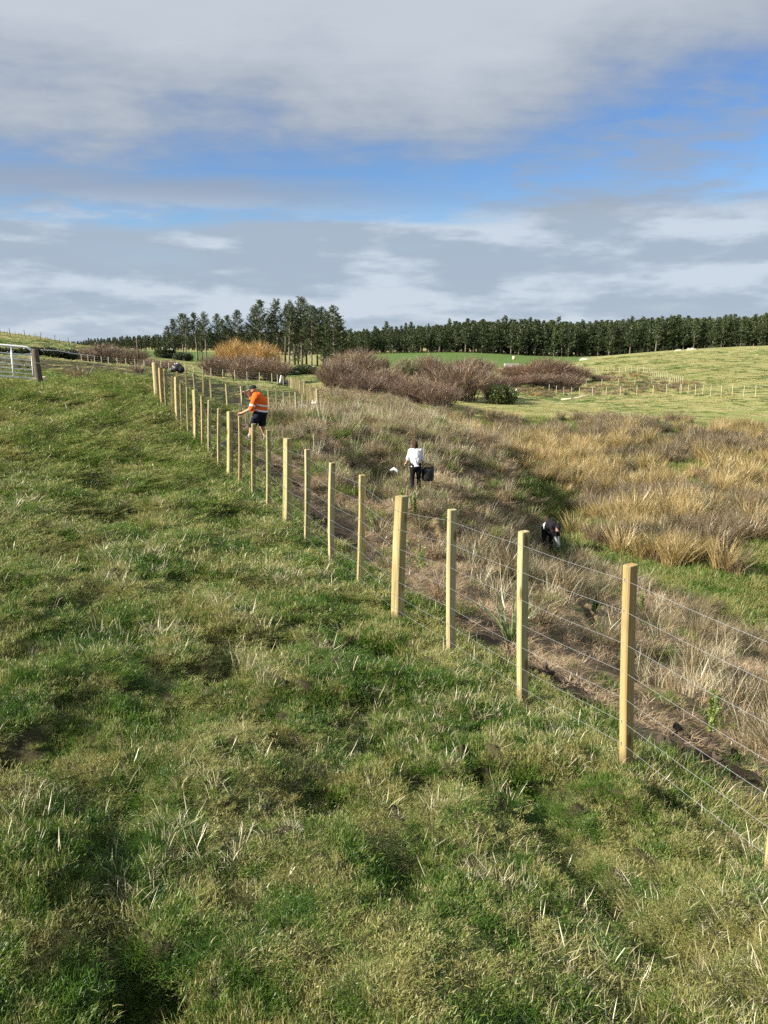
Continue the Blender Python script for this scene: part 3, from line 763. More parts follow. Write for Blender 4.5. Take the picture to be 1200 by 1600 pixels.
# ------------------------------------------------------------------ fences
def post_mesh(nm, w, d, h, seed, below=0.3):
    g = random.Random(seed)
    b = MB(); c = 0.006
    prof = [(-w/2+c, -d/2), (w/2-c, -d/2), (w/2, -d/2+c), (w/2, d/2-c), (w/2-c, d/2), (-w/2+c, d/2), (-w/2, d/2-c), (-w/2, -d/2+c)]
    lv = [-below, 0.0, h*0.35, h*0.7, h-0.004, h]
    sx, sy = g.uniform(-.012, .012), g.uniform(-.012, .012)
    for z in lv:
        k = 1.0 if z < h else 0.93
        ox = sx*math.sin(max(z, 0)/h*math.pi); oy = sy*math.sin(max(z, 0)/h*math.pi)
        for x, y in prof:
            tz = z + (0 if z < h - 0.01 else (x*g.uniform(-.05, .05)))
            b.v.append(Vector((x*k + ox, y*k + oy, tz))); b.a.append(0)
    for i in range(len(lv)-1):
        for k in range(8):
            b.f4.append((i*8+k, i*8+(k+1) % 8, (i+1)*8+(k+1) % 8, (i+1)*8+k))
    t = (len(lv)-1)*8
    for k in range(1, 7): b.f3.append((t, t+k, t+k+1))
    return b.mesh(nm)
def round_post_mesh(nm, r, h, seed, below=0.4):
    g = random.Random(seed); b = MB(); n = 14; lv = [-below, 0, h*0.3, h*0.65, h-0.012, h]
    for z in lv:
        k = (1.06 - 0.10*max(z, 0)/h)*(1.0 if z < h else 0.90)
        for i in range(n):
            a = 2*math.pi*i/n; q = r*k*(1 + 0.02*math.sin(3*a + seed))
            b.v.append(Vector((q*math.cos(a), q*math.sin(a), z))); b.a.append(0)
    for j in range(len(lv)-1):
        for i in range(n): b.f4.append((j*n+i, j*n+(i+1) % n, (j+1)*n+(i+1) % n, (j+1)*n+i))
    t = (len(lv)-1)*n
    for i in range(1, n-1): b.f3.append((t, t+i, t+i+1))
    return b.mesh(nm)
BATTEN = [post_mesh('batten', 0.064, 0.050, 1.15, i) for i in range(4)]
POST = [post_mesh('post', 0.098, 0.085, 1.20, 20+i) for i in range(3)]
STRAINER = [round_post_mesh('strainer_post', 0.10, 1.24, 3), round_post_mesh('strainer_post', 0.085, 1.22, 5)]

def fence(name, label, pts, kinds, heights=(0.14, 0.27, 0.41, 0.56, 0.72, 0.90, 1.07), wire_r=0.00115, mat='pine_wood', group=None, side=1, hs=None, leans=None, rot_jit=0.10, wires=True, staples=False):
    """pts: ground points; kinds: 'b' batten, 'p' post, 's' strainer"""
    root = empty(name, label, 'fence', pts[0], group=group)
    g = random.Random(len(pts)*31 + int(pts[0][0]*100))
    at = []
    org = Vector(pts[0])
    for i, p in enumerate(pts):
        p = Vector(p); a = Vector(pts[max(i-1, 0)]); c = Vector(pts[min(i+1, len(pts)-1)])
        d = (c - a); d.z = 0; d.normalize()
        k = kinds[i]
        me = g.choice({'b': BATTEN, 'p': POST, 's': STRAINER}[k])
        nm = {'b': 'batten', 'p': 'post', 's': 'strainer_post'}[k]
        me2 = me
        o = bpy.data.objects.new(nm, me2); COL.objects.link(o); o.parent = root
        if not me2.materials: me2.materials.append(M[mat])
        if me2.materials[0] is not M[mat]:
            o.material_slots[0].link = 'OBJECT'; o.material_slots[0].material = M[mat]
        o.location = p - org
        rz = math.atan2(d.y, d.x) - math.pi/2 + g.gauss(0, rot_jit)
        rz += 0.42 if k == 'p' else 0.06
        ln = leans[i] if leans else (g.gauss(0, 0.012), g.gauss(0, 0.012))
        q = Quaternion((0, 1, 0), ln[0]) @ Quaternion((1, 0, 0), ln[1]) @ Quaternion((0, 0, 1), rz)
        o.rotation_mode = 'QUATERNION'; o.rotation_quaternion = q
        h = hs[i] if hs else g.uniform(0.98, 1.03)
        o.scale = (1, 1, h)
        sd = Vector((-d.y, d.x, 0))*side
        w_ = {'b': 0.034, 'p': 0.056, 's': 0.104}[k]
        up = q @ Vector((0, 0, 1))
        at.append((p - org, up, sd*w_, h))
        if staples and i < 12:
            for hgt in heights:
                c0 = p - org + up*hgt*h + sd*(w_ + 0.001); t_ = d*0.0; sb_ = MB()
                sb_.tube([c0 - up*0.011 - sd*0.012, c0 - up*0.010 + sd*0.003, c0 + up*0.010 + sd*0.003, c0 + up*0.011 - sd*0.012], 0.0022, 4)
                sb_.build('staple', M['galv'], root)
    if wires:
        for hgt in heights:
            b = MB(); line = []
            for i, (p, up, sd, h) in enumerate(at):
                line.append(p + up*hgt*h + sd)
                if i < len(at)-1:
                    p2, up2, sd2, h2 = at[i+1]
                    line.append((p + up*hgt*h + sd + p2 + up2*hgt*h2 + sd2)/2 - Vector((0, 0, 0.006)))
            b.tube(line, wire_r, 4)
            b.build('wire', M['wire'], root, True)
    return root

def fline(nodes, step):
    """ground points spaced along a polyline given as (px, forward distance)"""
    w_ = [G(px, d) for px, d in nodes]; out = []
    for a, c in zip(w_[:-1], w_[1:]):
        n_ = max(1, round((c - a).to_2d().length/step))
        for i in range(n_):
            q = a.lerp(c, i/n_); q.z = float(ground(q.x, q.y)[0]); out.append(q)
    out.append(w_[-1]); return out

def build_fences():
    # foreground fence: picture position of foot and head of every post
    L = [(978, 985, 1200, 882, 'b'), (817, 819, 1090, 830, 'b'), (705, 707, 1014, 796, 'b'), (621, 628, 965, 775, 'p'), (562, 566, 907, 742, 'b'),
         (518, 519, 872, 723, 'b'), (479, 480, 838, 702, 'b'), (448, 449, 823, 685, 'p'), (419, 419, 787, 672, 'b'), (396, 396, 768, 662, 'b'),
         (375, 375, 752, 650, 'b'), (359, 359, 741, 643, 'p'), (342, 342, 722, 632, 'b'), (327, 327, 708, 625, 'b'), (316, 315, 694, 610, 'b'),
         (305, 304, 688, 609, 'p'), (294.5, 292, 668, 588, 'b'), (284.5, 282, 660, 586, 'b'), (277.5, 275, 651, 584, 'p'), (269, 268, 640, 578, 'b'), (260, 257, 633, 575, 'b'), (254, 250, 630, 570, 'p')]
    pts, kinds, hs, leans = [], [], [], []
    for bx, tx, by, ty, k in L:
        u = None; v = (bx - 600)/F_PX
        # column px meets the fence line x = FA.x - 0.403 (y - FA.y)
        kk = CP + (800-by)/F_PX*SP
        m_ = v/kk; sl_ = (FB[0]-FA[0])/(FB[1]-FA[1])
        y = (FA[0] - sl_*FA[1])/(m_ - sl_)
        x = m_*y
        z = float(ground(x, y)[0])
        top = PX(tx, ty, y)
        pts.append(Vector((x, y, z))); kinds.append(k)
        h = min(max((top[2] - z)/(1.15 if k == 'b' else 1.20), 0.85), 1.12)
        hs.append(h); leans.append((math.atan2(top[0] - x, 1.15), 0.0))
    # two more nearer the camera, then the gateway strainer
    step = (pts[0] - pts[2])/2
    for i in (1, 2):
        q = pts[0] + step*(0.915 if i == 1 else 1.0)
        q.z = float(ground(q.x, q.y)[0])
        pts.insert(0, q); kinds.insert(0, 'b'); hs.insert(0, 1.0); leans.insert(0, (0.0, 0))
    c = G(247, 25.3); pts.append(c); kinds.append('s'); hs.append(1.04); leans.append((-0.02, 0))
    fence('wire_fence', 'new yellow pine post and wire fence running down through the foreground to the gateway', pts, kinds, hs=hs, leans=leans, side=1, rot_jit=0.08, staples=True)
    # fence from the gateway along the head of the planted bank
    p2 = fline([(262, 25.6), (330, 33.5), (420, 38.5), (496, 49.5)], 1.45)
    kd = ['b']*len(p2)
    for i in range(3, len(p2), 5): kd[i] = 'p'
    kd[0] = 'p'; kd[-1] = 's'
    fence('wire_fence', 'pine batten fence standing behind the bent worker in orange', p2, kd, wire_r=0.0022)
    p3 = fline([(493, 50.8), (484, 58), (455, 89)], 1.5)
    kd = ['b']*len(p3); kd[0] = 'p'; kd[-1] = 's'
    for i in range(4, len(p3), 5): kd[i] = 'p'
    fence('wire_fence', 'close ranked pale battens receding from the corner post by the stack of trays', p3, kd, wire_r=0.003, heights=(0.2, 0.5, 0.8, 1.05))
    p4 = fline([(452, 90), (425, 94), (330, 97), (240, 104), (170, 108), (98, 116)], 1.75)
    kd = ['b']*len(p4)
    fence('wire_fence', 'long far batten fence at the foot of the brown thickets on the left', p4, kd, mat='pale_post', wire_r=0.003, heights=(0.2, 0.5, 0.8, 1.05))
    # beyond the gully
    p5 = fline([(858, 106), (905, 99), (969, 94), (1020, 93), (1062, 92)], 0.92*2.0)
    fence('wire_fence', 'row of pale posts across the gully in front of the right hand willows', p5, ['b']*len(p5), mat='pale_post', wire_r=0.0025, heights=(0.3, 0.6, 0.9, 1.1))
    p5 = fline([(868, 119), (940, 116), (1045, 112)], 2.3)
    fence('wire_fence', 'thin second row of posts just behind the row across the gully', p5, ['b']*len(p5), mat='pale_post', wire_r=0.0025, heights=(0.3, 0.7, 1.05))
    p5 = fline([(1064, 90), (1110, 84), (1180, 79), (1250, 77)], 1.35)
    fence('wire_fence', 'wide spaced posts running to the right edge on the green hill foot', p5, ['b']*len(p5), mat='pale_post', wire_r=0.0025, heights=(0.3, 0.6, 0.9, 1.1))
    p5 = fline([(905, 150), (950, 147), (1005, 143)], 1.15)
    fence('wire_fence', 'short upper row of posts at the back of the fenced wet hollow', p5, ['b']*len(p5), mat='pale_post', wire_r=0.0025, heights=(0.3, 0.7, 1.05))
    p5 = fline([(1006, 142), (1035, 128), (1066, 113)], 1.35)
    fence('wire_fence', 'slanting row of posts joining the upper row to the corner of the hollow', p5, ['b']*len(p5), mat='pale_post', wire_r=0.0025, heights=(0.3, 0.7, 1.05))
    p5 = fline([(930, 232), (985, 228), (1060, 225)], 1.6)
    fence('wire_fence', 'dark fence climbing the hill in front of the pine plantation', p5, ['b']*len(p5), mat='grey_wood', wires=False)
    p5 = fline([(1090, 226), (1150, 232), (1250, 236)], 2.3)
    fence('wire_fence', 'faint fence along the crest of the right hand hill', p5, ['b']*len(p5), mat='old_wood', wires=False)
    p5 = fline([(762, 222), (800, 220), (845, 220)], 1.1)
    fence('wire_fence', 'tiny distant line of posts by the pale trough', p5, ['b']*len(p5), mat='pale_wood', wires=False)
    # old fence on the skyline of the left hill
    b0 = []
    g = random.Random(4); px = -40; kd = []; ln = []
    i = 0
    while px < 118:
        b0.append(G(px, 148)); big = (i % 4 == 2)
        kd.append('p' if big else 'b'); ln.append((g.gauss(0, 0.16), g.gauss(0, 0.05))); px += 5.2 if not big else 7.5; i += 1
    fence('wire_fence', 'leaning old grey fence on the skyline of the left hill', b0, kd, mat='grey_wood', leans=ln, hs=[g.uniform(0.75, 1.0) if k == 'b' else 1.25 for k in kd], wire_r=0.004, heights=(0.4, 0.8))

# ------------------------------------------------------------------ gate
def build_gate():
    hinge = G(57, 24.6)
    far_ = G(-120, 23.6)
    d = (far_ - hinge); Ln = 3.5
    ang = math.atan2(d.y, d.x)
    root = empty('field_gate', 'pale galvanised tube gate standing open beside the old grey post', 'gate', hinge + Vector((0, 0, 0.13)), ang)
    slope = (far_.z - hinge.z)/d.to_2d().length + 0.035
    def q(x, z): return Vector((x, 0, z + x*slope))
    b = MB(); r = 0.022
    pts = [q(0.05, 0.06), q(0.05, 0.85)]
    for k in range(7):
        a = k/6*math.pi/2; pts.append(q(0.05 + 0.16*(1 - math.cos(a)), 0.85 + 0.16*math.sin(a)))
    pts += [q(Ln - 0.16, 1.01)]
    for k in range(7):
        a = k/6*math.pi/2; pts.append(q(Ln - 0.16 + 0.16*math.sin(a), 0.85 + 0.16*math.cos(a)))
    pts += [q(Ln, 0.06), q(0.05, 0.06)]
    b.tube(pts, r*1.7, 8); b.build('gate_frame', M['gate'], root, True)
    for z in (0.20, 0.33, 0.47, 0.62, 0.78):
        MB().tube([q(0.05, z), q(Ln, z)], 0.021, 6).build('rail', M['gate'], root, True)
    for x in (0.62, 1.22, 2.1, 2.9):
        MB().tube([q(x, 0.06), q(x, 1.01)], 0.032, 6).build('upright', M['gate'], root, True)
    MB().tube([q(0.07, 0.84), q(1.22, 0.56), q(2.9, 0.10)], 0.015, 6).build('brace', M['gate'], root, True)
    for z in (0.14, 0.80):
        MB().tube([q(0.05, z), q(-0.10, z)], 0.018, 6).box(q(0.05, z), (0.06, 0.06, 0.07)).build('hinge', M['galv'], root)
    # old strainer post the gate hangs from
    p = G(62.5, 24.55)
    pr = empty('gate_post', 'dark weathered round strainer post carrying the pale gate', 'post', p)
    b = MB(); lv = [(-.4, .115), (0, .112), (.35, .108), (.75, .10), (1.10, .096), (1.14, .08)]
    b.tube([(-0.05*z, 0.01*z, z) for z, r_ in lv], [r_ for z, r_ in lv], 12); b.build('post_shaft', M['old_wood'], pr, True)
    MB().tube([(-.10, -.12, 0.72), (.13, -.10, 0.70)], 0.006, 5).build('wire_tie', M['wire'], pr)
    fo = MB(); fo.box((-0.10, -0.16, 0.11), (0.16, 0.09, 0.30), Euler((0.1, 0.15, 0.2)).to_matrix(), 0.8)
    fo.build('foot_block', M['pale_wood'], pr)
    # timber lying across the gate foot, and pipe along the field edge
    a, c = G(33, 24.2), G(56, 25.6)
    o = MB().box((0, 0, 0), (1.15, 0.12, 0.16), Euler((0.2, -0.22, 0.0)).to_matrix()).box((-0.02, 0.09, 0.02), (1.12, 0.05, 0.05), Euler((0.2, -0.22, 0.0)).to_matrix()).build('timber_offcut', M['pale_wood'], None, loc=(a + c)/2 + Vector((0, 0, 0.24)))
    o.rotation_euler = (0, 0, 0.1); tag(o, 'thick pale timber offcut propped behind the foot of the gate', 'timber')
    a = [G(px, d) + Vector((0, 0, 0.05)) for px, d in ((-60, 23.4), (0, 23.9), (36, 24.1))]
    b = MB().tube(a, [0.05, 0.06, 0.055], 7)
    tag(b.build('fallen_pole', M['pale_wood'], None, True), 'long pale pole lying on the grass under the gate', 'pole')
    pts = [G(px, d) + Vector((0, 0, 0.55)) for px, d in ((66, 44), (90, 49), (115, 54), (150, 58))]
    tag(MB().tube(pts, 0.022, 5).build('alkathene_pipe', M['white'], None, True), 'thin white pipe strung low along the crest right of the gate post', 'pipe')

# ------------------------------------------------------------------ signed distance figures
def sdf_mesh(name, prims, vox=0.010, k=0.03, clips=(), inflate=0.0, fold=0.0):
    lo = np.array([1e9]*3); hi = -lo
    for p in prims:
        if p[0] == 'c': r = max(p[3], p[4]); a = np.array([p[1], p[2]])
        else: r = max(p[2]); a = np.array([p[1], p[1]])
        lo = np.minimum(lo, a.min(0) - r); hi = np.maximum(hi, a.max(0) + r)
    lo -= inflate + 3*vox; hi += inflate + 3*vox
    nn = np.ceil((hi - lo)/vox).astype(int) + 1
    ax = [lo[i] + np.arange(nn[i])*vox for i in range(3)]
    Fd = np.full(nn, 0.5, np.float32)
    for p in prims:
        if p[0] == 'c': r = max(p[3], p[4]); a = np.array([p[1], p[2]])
        else: r = max(p[2]); a = np.array([p[1], p[1]])
        m_ = r*0 + inflate + k + 3*vox
        s0 = np.maximum(((a.min(0) - r - m_ - lo)/vox).astype(int), 0); s1 = np.minimum(((a.max(0) + r + m_ - lo)/vox).astype(int) + 2, nn)
        X, Y, Z = np.meshgrid(ax[0][s0[0]:s1[0]], ax[1][s0[1]:s1[1]], ax[2][s0[2]:s1[2]], indexing='ij')
        if p[0] == 'c':
            A_ = np.array(p[1]); B_ = np.array(p[2]); ab = B_ - A_; L2 = max((ab**2).sum(), 1e-9)
            t = np.clip(((X-A_[0])*ab[0] + (Y-A_[1])*ab[1] + (Z-A_[2])*ab[2])/L2, 0, 1)
            d = np.sqrt((X-A_[0]-t*ab[0])**2 + (Y-A_[1]-t*ab[1])**2 + (Z-A_[2]-t*ab[2])**2) - (p[3] + (p[4]-p[3])*t)
        else:
            c = p[1]; rr = p[2]; R = p[3] if len(p) > 3 else None
            q = np.stack([X-c[0], Y-c[1], Z-c[2]], -1)
            if R is not None: q = q @ np.array(R)
            k0 = np.sqrt(((q/np.array(rr))**2).sum(-1)) + 1e-9
            k1 = np.sqrt(((q/np.array(rr)**2)**2).sum(-1)) + 1e-9
            d = k0*(k0 - 1)/k1
        sl_ = (slice(s0[0], s1[0]), slice(s0[1], s1[1]), slice(s0[2], s1[2]))
        f = Fd[sl_]; h = np.maximum(k - np.abs(f - d), 0)/k
        Fd[sl_] = np.minimum(f, d) - h*h*k*0.25
    Fd -= inflate
    if clips:
        X, Y, Z = np.meshgrid(*ax, indexing='ij')
        for pt, nr in clips:
            nr = np.array(nr, float); nr /= np.linalg.norm(nr)
            Fd = np.maximum(Fd, (X-pt[0])*nr[0] + (Y-pt[1])*nr[1] + (Z-pt[2])*nr[2])
    # surface nets
    S = Fd < 0
    cnt = np.zeros(nn-1, np.int8); off = [(i, j, l) for i in (0, 1) for j in (0, 1) for l in (0, 1)]
    cs = lambda arr, o: arr[o[0]:arr.shape[0]-1+o[0], o[1]:arr.shape[1]-1+o[1], o[2]:arr.shape[2]-1+o[2]]
    for o in off: cnt += cs(S, o)
    act = (cnt > 0) & (cnt < 8)
    ids = -np.ones(act.shape, np.int64); ids[act] = np.arange(act.sum())
    ci = np.argwhere(act)
    acc = np.zeros((len(ci), 3)); wt = np.zeros(len(ci))
    for a in range(8):
        for b_ in range(a+1, 8):
            oa, ob_ = np.array(off[a]), np.array(off[b_])
            if abs(oa - ob_).sum() != 1: continue
            fa = Fd[tuple((ci + oa).T)]; fb = Fd[tuple((ci + ob_).T)]
            m_ = (fa < 0) != (fb < 0)
            t = np.where(m_, fa/np.where(m_, fa - fb, 1), 0)
            acc += np.where(m_[:, None], oa + (ob_ - oa)*t[:, None], 0); wt += m_
    V = lo + (ci + acc/np.maximum(wt, 1)[:, None])*vox
    if fold:                                            # cloth creases
        cc = V.mean(0); dv_ = V - cc; dv_[:, 2] *= 0.2; dv_ /= np.linalg.norm(dv_, axis=1)[:, None] + 1e-6
        an = np.arctan2(dv_[:, 1], dv_[:, 0])
        cr_ = vnoise(an*3.2 + V[:, 2]*4, V[:, 2]*5.5 + an, 81) + 0.6*vnoise(an*6 - V[:, 2]*9, V[:, 2]*13, 82)
        V = V + dv_*(cr_*fold)[:, None]
    Q = []
    for axis in range(3):
        u, v = (axis+1) % 3, (axis+2) % 3
        s_a = [slice(0, None)]*3; s_b = [slice(0, None)]*3
        s_a[axis] = slice(0, -1); s_b[axis] = slice(1, None)
        ch = S[tuple(s_a)] != S[tuple(s_b)]
        e = np.argwhere(ch)
        e = e[(e[:, u] > 0) & (e[:, v] > 0) & (e[:, u] < nn[u]-1) & (e[:, v] < nn[v]-1)]
        du = np.zeros(3, int); dv = np.zeros(3, int); du[u] = 1; dv[v] = 1
        q = np.stack([ids[tuple((e-du-dv).T)], ids[tuple((e-dv).T)], ids[tuple(e.T)], ids[tuple((e-du).T)]], 1)
        fl = ~S[tuple(e.T)]
        q[fl] = q[fl][:, ::-1]
        Q.append(q)
    return mesh_np(name, V, np.concatenate(Q), None, True)

def N3(v): v = np.array(v, float); return v/np.linalg.norm(v)
def hand(w_, d, n, curl=0.6, s=1.0, thumb=1):
    """palm, four fingers with knuckle bends, thumb from the side of the palm"""
    w_ = np.array(w_, float); d = N3(d); n = np.array(n, float); n = N3(n - d*(n @ d)); u = np.cross(d, n)*thumb
    P = []
    for o in (-0.024, -0.008, 0.008, 0.024):
        P.append(('c', tuple(w_ + u*o*0.7*s), tuple(w_ + (d*0.085 + u*o)*s), 0.014*s, 0.013*s))
    for i, (o, ln) in enumerate(((-0.030, 0.062), (-0.010, 0.078), (0.010, 0.084), (0.029, 0.074))):
        b0 = w_ + (d*0.088 + u*o)*s; a = curl*0.9
        for j, fr in enumerate((0.45, 0.32, 0.23)):
            dr = d*math.cos(a) + n*math.sin(a)
            b1 = b0 + dr*ln*fr*s; P.append(('c', tuple(b0), tuple(b1), (0.0095 - 0.0008*j)*s, (0.0088 - 0.0008*j)*s))
            b0 = b1; a += curl
    t0 = w_ + (d*0.028 + u*0.032)*s; t1 = t0 + (d*0.032 + u*0.026 + n*0.014)*s; t2 = t1 + (d*0.024 + n*(0.012 + 0.016*curl) - u*0.002)*s
    P += [('c', tuple(t0), tuple(t1), 0.013*s, 0.011*s), ('c', tuple(t1), tuple(t2), 0.0105*s, 0.009*s)]
    return P
def head(c, f, up, s=1.0):
    """skull, jaw, nose, brow, ears and eye hollows; f is where the face looks"""
    c = np.array(c, float); f = N3(f); up = np.array(up, float); up = N3(up - f*(up @ f)); r = np.cross(f, up)
    R = np.stack([f, r, up], 1)
    q = lambda a, b, g: tuple(c + (f*a + r*b + up*g)*s)
    return [('e', q(0, 0, 0.02), (0.098*s, 0.076*s, 0.105*s), R), ('e', q(0.030, 0, -0.055), (0.062*s, 0.056*s, 0.070*s), R),
            ('c', q(0.085, 0, 0.015), q(0.108, 0, -0.018), 0.009*s, 0.014*s), ('c', q(0.082, -0.035, 0.030), q(0.082, 0.035, 0.030), 0.012*s, 0.012*s),
            ('c', q(0.082, -0.018, -0.058), q(0.082, 0.018, -0.058), 0.009*s, 0.009*s), ('e', q(0.068, 0, -0.098), (0.022*s, 0.024*s, 0.018*s), R),
            ('e', q(-0.005, -0.078, -0.005), (0.018*s, 0.010*s, 0.030*s), R), ('e', q(-0.005, 0.078, -0.005), (0.018*s, 0.010*s, 0.030*s), R)], q, R

def skin_mat(nm, col): return plain(nm, col, 0.6, var=0.10, scale=12)
def cloth(nm, col, scale=14, var=0.15): return plain(nm, col, 0.9, var=var, scale=scale, bump=0.35, spec=0.15)

def build_worker():
    p = G(395, 22.8)
    p.z = float(ground(p.x, p.y)[0])
    SK = skin_mat('worker_skin', (0.46, 0.24, 0.16))
    root = empty('person', 'worker in an orange shirt and dark cap stooping over a spade behind the fence', 'person', p)
    tors = [('e', (.26, 0, .93), (.165, .19, .15)), ('c', (.26, 0, .95), (.26, 0, 1.22), .175, .175), ('c', (.26, 0, 1.18), (.20, 0, 1.34), .17, .13), ('e', (.13, 0, 1.06), (.15, .165, .16)),
            ('c', (.17, -.17, 1.36), (.17, .17, 1.36), .082, .082)]
    uaL = [('c', (.15, -.19, 1.35), (.04, -.27, 1.04), .068, .052)]; uaR = [('c', (.13, .19, 1.36), (-.03, .27, 1.30), .064, .05)]
    faL = [('c', (.04, -.27, 1.04), (-.27, -.13, .90), .050, .030)]; faR = [('c', (-.03, .27, 1.30), (-.15, .13, 1.50), .048, .03)]
    hd, q, R = head((.065, 0, 1.56), (-.94, -.12, -.34), (-.3, 0, 1))
    legL = [('c', (.22, -.10, .90), (.01, -.13, .49), .105, .068), ('c', (.01, -.13, .49), (-.07, -.13, .10), .066, .042), ('e', (.0, -.13, .33), (.06, .058, .12))]
    legR = [('c', (.28, .10, .90), (.27, .13, .47), .105, .068), ('c', (.27, .13, .47), (.40, .13, .10), .064, .042), ('e', (.34, .13, .32), (.058, .056, .11))]
    ftL = [('c', (-.07, -.13, .07), (-.25, -.15, .035), .045, .04)]; ftR = [('c', (.40, .13, .08), (.24, .12, .035), .045, .04)]
    body = tors + uaL + uaR + faL + faR + [('c', (.16, 0, 1.40), (.09, 0, 1.50), .062, .058)] + hd + legL + legR + ftL + ftR
    body += hand((-.27, -.13, .90), (-.95, .25, -.1), (0.1, .3, -1), 0.75, 1, -1) + hand((-.15, .13, 1.50), (-.55, -.75, .35), (-.5, .2, -.8), 0.75, 1, 1)
    link('body', sdf_mesh('body', body, 0.0095, 0.022), SK, root)
    shirt = tors + uaL + uaR + [('c', (.17, 0, 1.38), (.13, 0, 1.43), .075, .07)]
    OR = cloth('orange_cotton', (0.74, 0.125, 0.020), 6, 0.08)
    cl = [((0, 0, .92), (-.12, 0, -1))]
    sh = link('shirt', sdf_mesh('shirt', shirt, 0.010, 0.04, cl, 0.026, 0.011), OR, root)
    SV = plain('reflective_tape', (0.72, 0.74, 0.74), 0.4, var=0.05)
    for z in (.955, 1.115):
        link('reflective_band', sdf_mesh('reflective_band', tors, 0.010, 0.04, [((.25, 0, z), (-.22, .02, -1)), ((.25, 0, z+.05), (.22, -.02, 1))], 0.033), SV, sh)
    for a in (uaL,):
        link('reflective_band', sdf_mesh('reflective_band', a, 0.008, 0.02, [((.06, -.255, 1.10), (-.33, -.24, -.9)), ((.078, -.243, 1.145), (.33, .24, .9))], 0.036), SV, sh)
    SH = cloth('navy_shorts_cloth', (0.012, 0.014, 0.026))
    link('shorts', sdf_mesh('shorts', tors[:2] + legL[:1] + legR[:1], 0.011, 0.05, [((0, 0, .97), (.12, 0, 1)), ((0, 0, .50), (0, 0, -1))], 0.035, 0.010), SH, root)
    BK = cloth('beard_hair', (0.03, 0.018, 0.012))
    link('beard', sdf_mesh('beard', [('e', q(.045, 0, -.075), (.062, .062, .062), R), ('e', q(.0, 0, -.06), (.06, .075, .05), R)], 0.009, 0.02), BK, root)
    CP_ = cloth('dark_cap_cloth', (0.022, 0.032, 0.026))
    cap = link('cap', sdf_mesh('cap', [('e', q(-.01, 0, .045), (.112, .088, .095), R)], 0.009, 0.02, [(q(0, 0, .035), tuple(-R[:, 2] + R[:, 0]*0.15))], 0.004), CP_, root)
    link('cap_peak', sdf_mesh('cap_peak', [('e', q(.115, 0, .047), (.085, .072, .012), R)], 0.007, 0.01), cloth('pale_peak_cloth', (0.33, 0.36, 0.30)), cap)
    BT = plain('work_boot_leather', (0.03, 0.028, 0.024), 0.7)
    for ft, (kx, ky) in ((ftL, (-.07, -.13)), (ftR, (.40, .13))):
        bo = link('boot', sdf_mesh('boot', ft + [('c', (kx, ky, .06), (kx + .005, ky, .20), .052, .055)], 0.009, 0.03, [((0, 0, .0), (0, 0, -1)), ((0, 0, .20), (0, 0, 1))], 0.012), BT, root)
        link('sock', sdf_mesh('sock', [('c', (kx, ky, .17), (kx + (.01 if kx < 0 else -.02), ky, .26), .05, .053)], 0.009, 0.02), cloth('grey_sock', (0.35, 0.36, 0.33)), bo)
    # the spade he works with
    t = empty('spade', 'long dark handled spade gripped by the stooping worker in orange', 'spade', p)
    top = Vector((-.225, .05, 1.58)); bot = Vector((-.40, -.02, .30)); ax = (bot - top).normalized()
    MB().tube([top, bot], 0.017, 8).build('shaft', plain('dark_shaft', (0.03, 0.028, 0.026), 0.5), t, True)
    h = MB(); sd = Vector((0.25, 1, 0)).normalized()*0.06
    h.tube([top + sd - ax*0.09, top - sd - ax*0.09], 0.017, 8); h.tube([top + sd - ax*0.09, top + ax*0.03], 0.012, 6); h.tube([top - sd - ax*0.09, top + ax*0.03], 0.012, 6)
    h.tube([top + ax*0.02, top + ax*0.17], 0.03, 8)
    h.build('handle', M['black'], t, True)
    bl = MB(); px_ = Vector((0.25, 1, 0)).normalized(); nz = ax.cross(px_)
    rows = [(-.02, .09, 0), (.05, .10, .012), (.15, .10, .02), (.24, .085, .016), (.30, .045, .008), (.32, .008, 0)]
    for z, hw, bow in rows:
        for s in (-1, 0, 1): bl.v.append(bot + ax*z + px_*hw*s + nz*(bow if s == 0 else 0)); bl.a.append(0)
    for i in range(len(rows)-1):
        for s in (0, 1): bl.f4.append((i*3+s, i*3+s+1, i*3+s+4, i*3+s+3))
    o = bl.build('blade', plain('spade_steel', (0.25, 0.24, 0.23), 0.45, 0.8), t)
    o.modifiers.new('thick', 'SOLIDIFY').thickness = 0.004

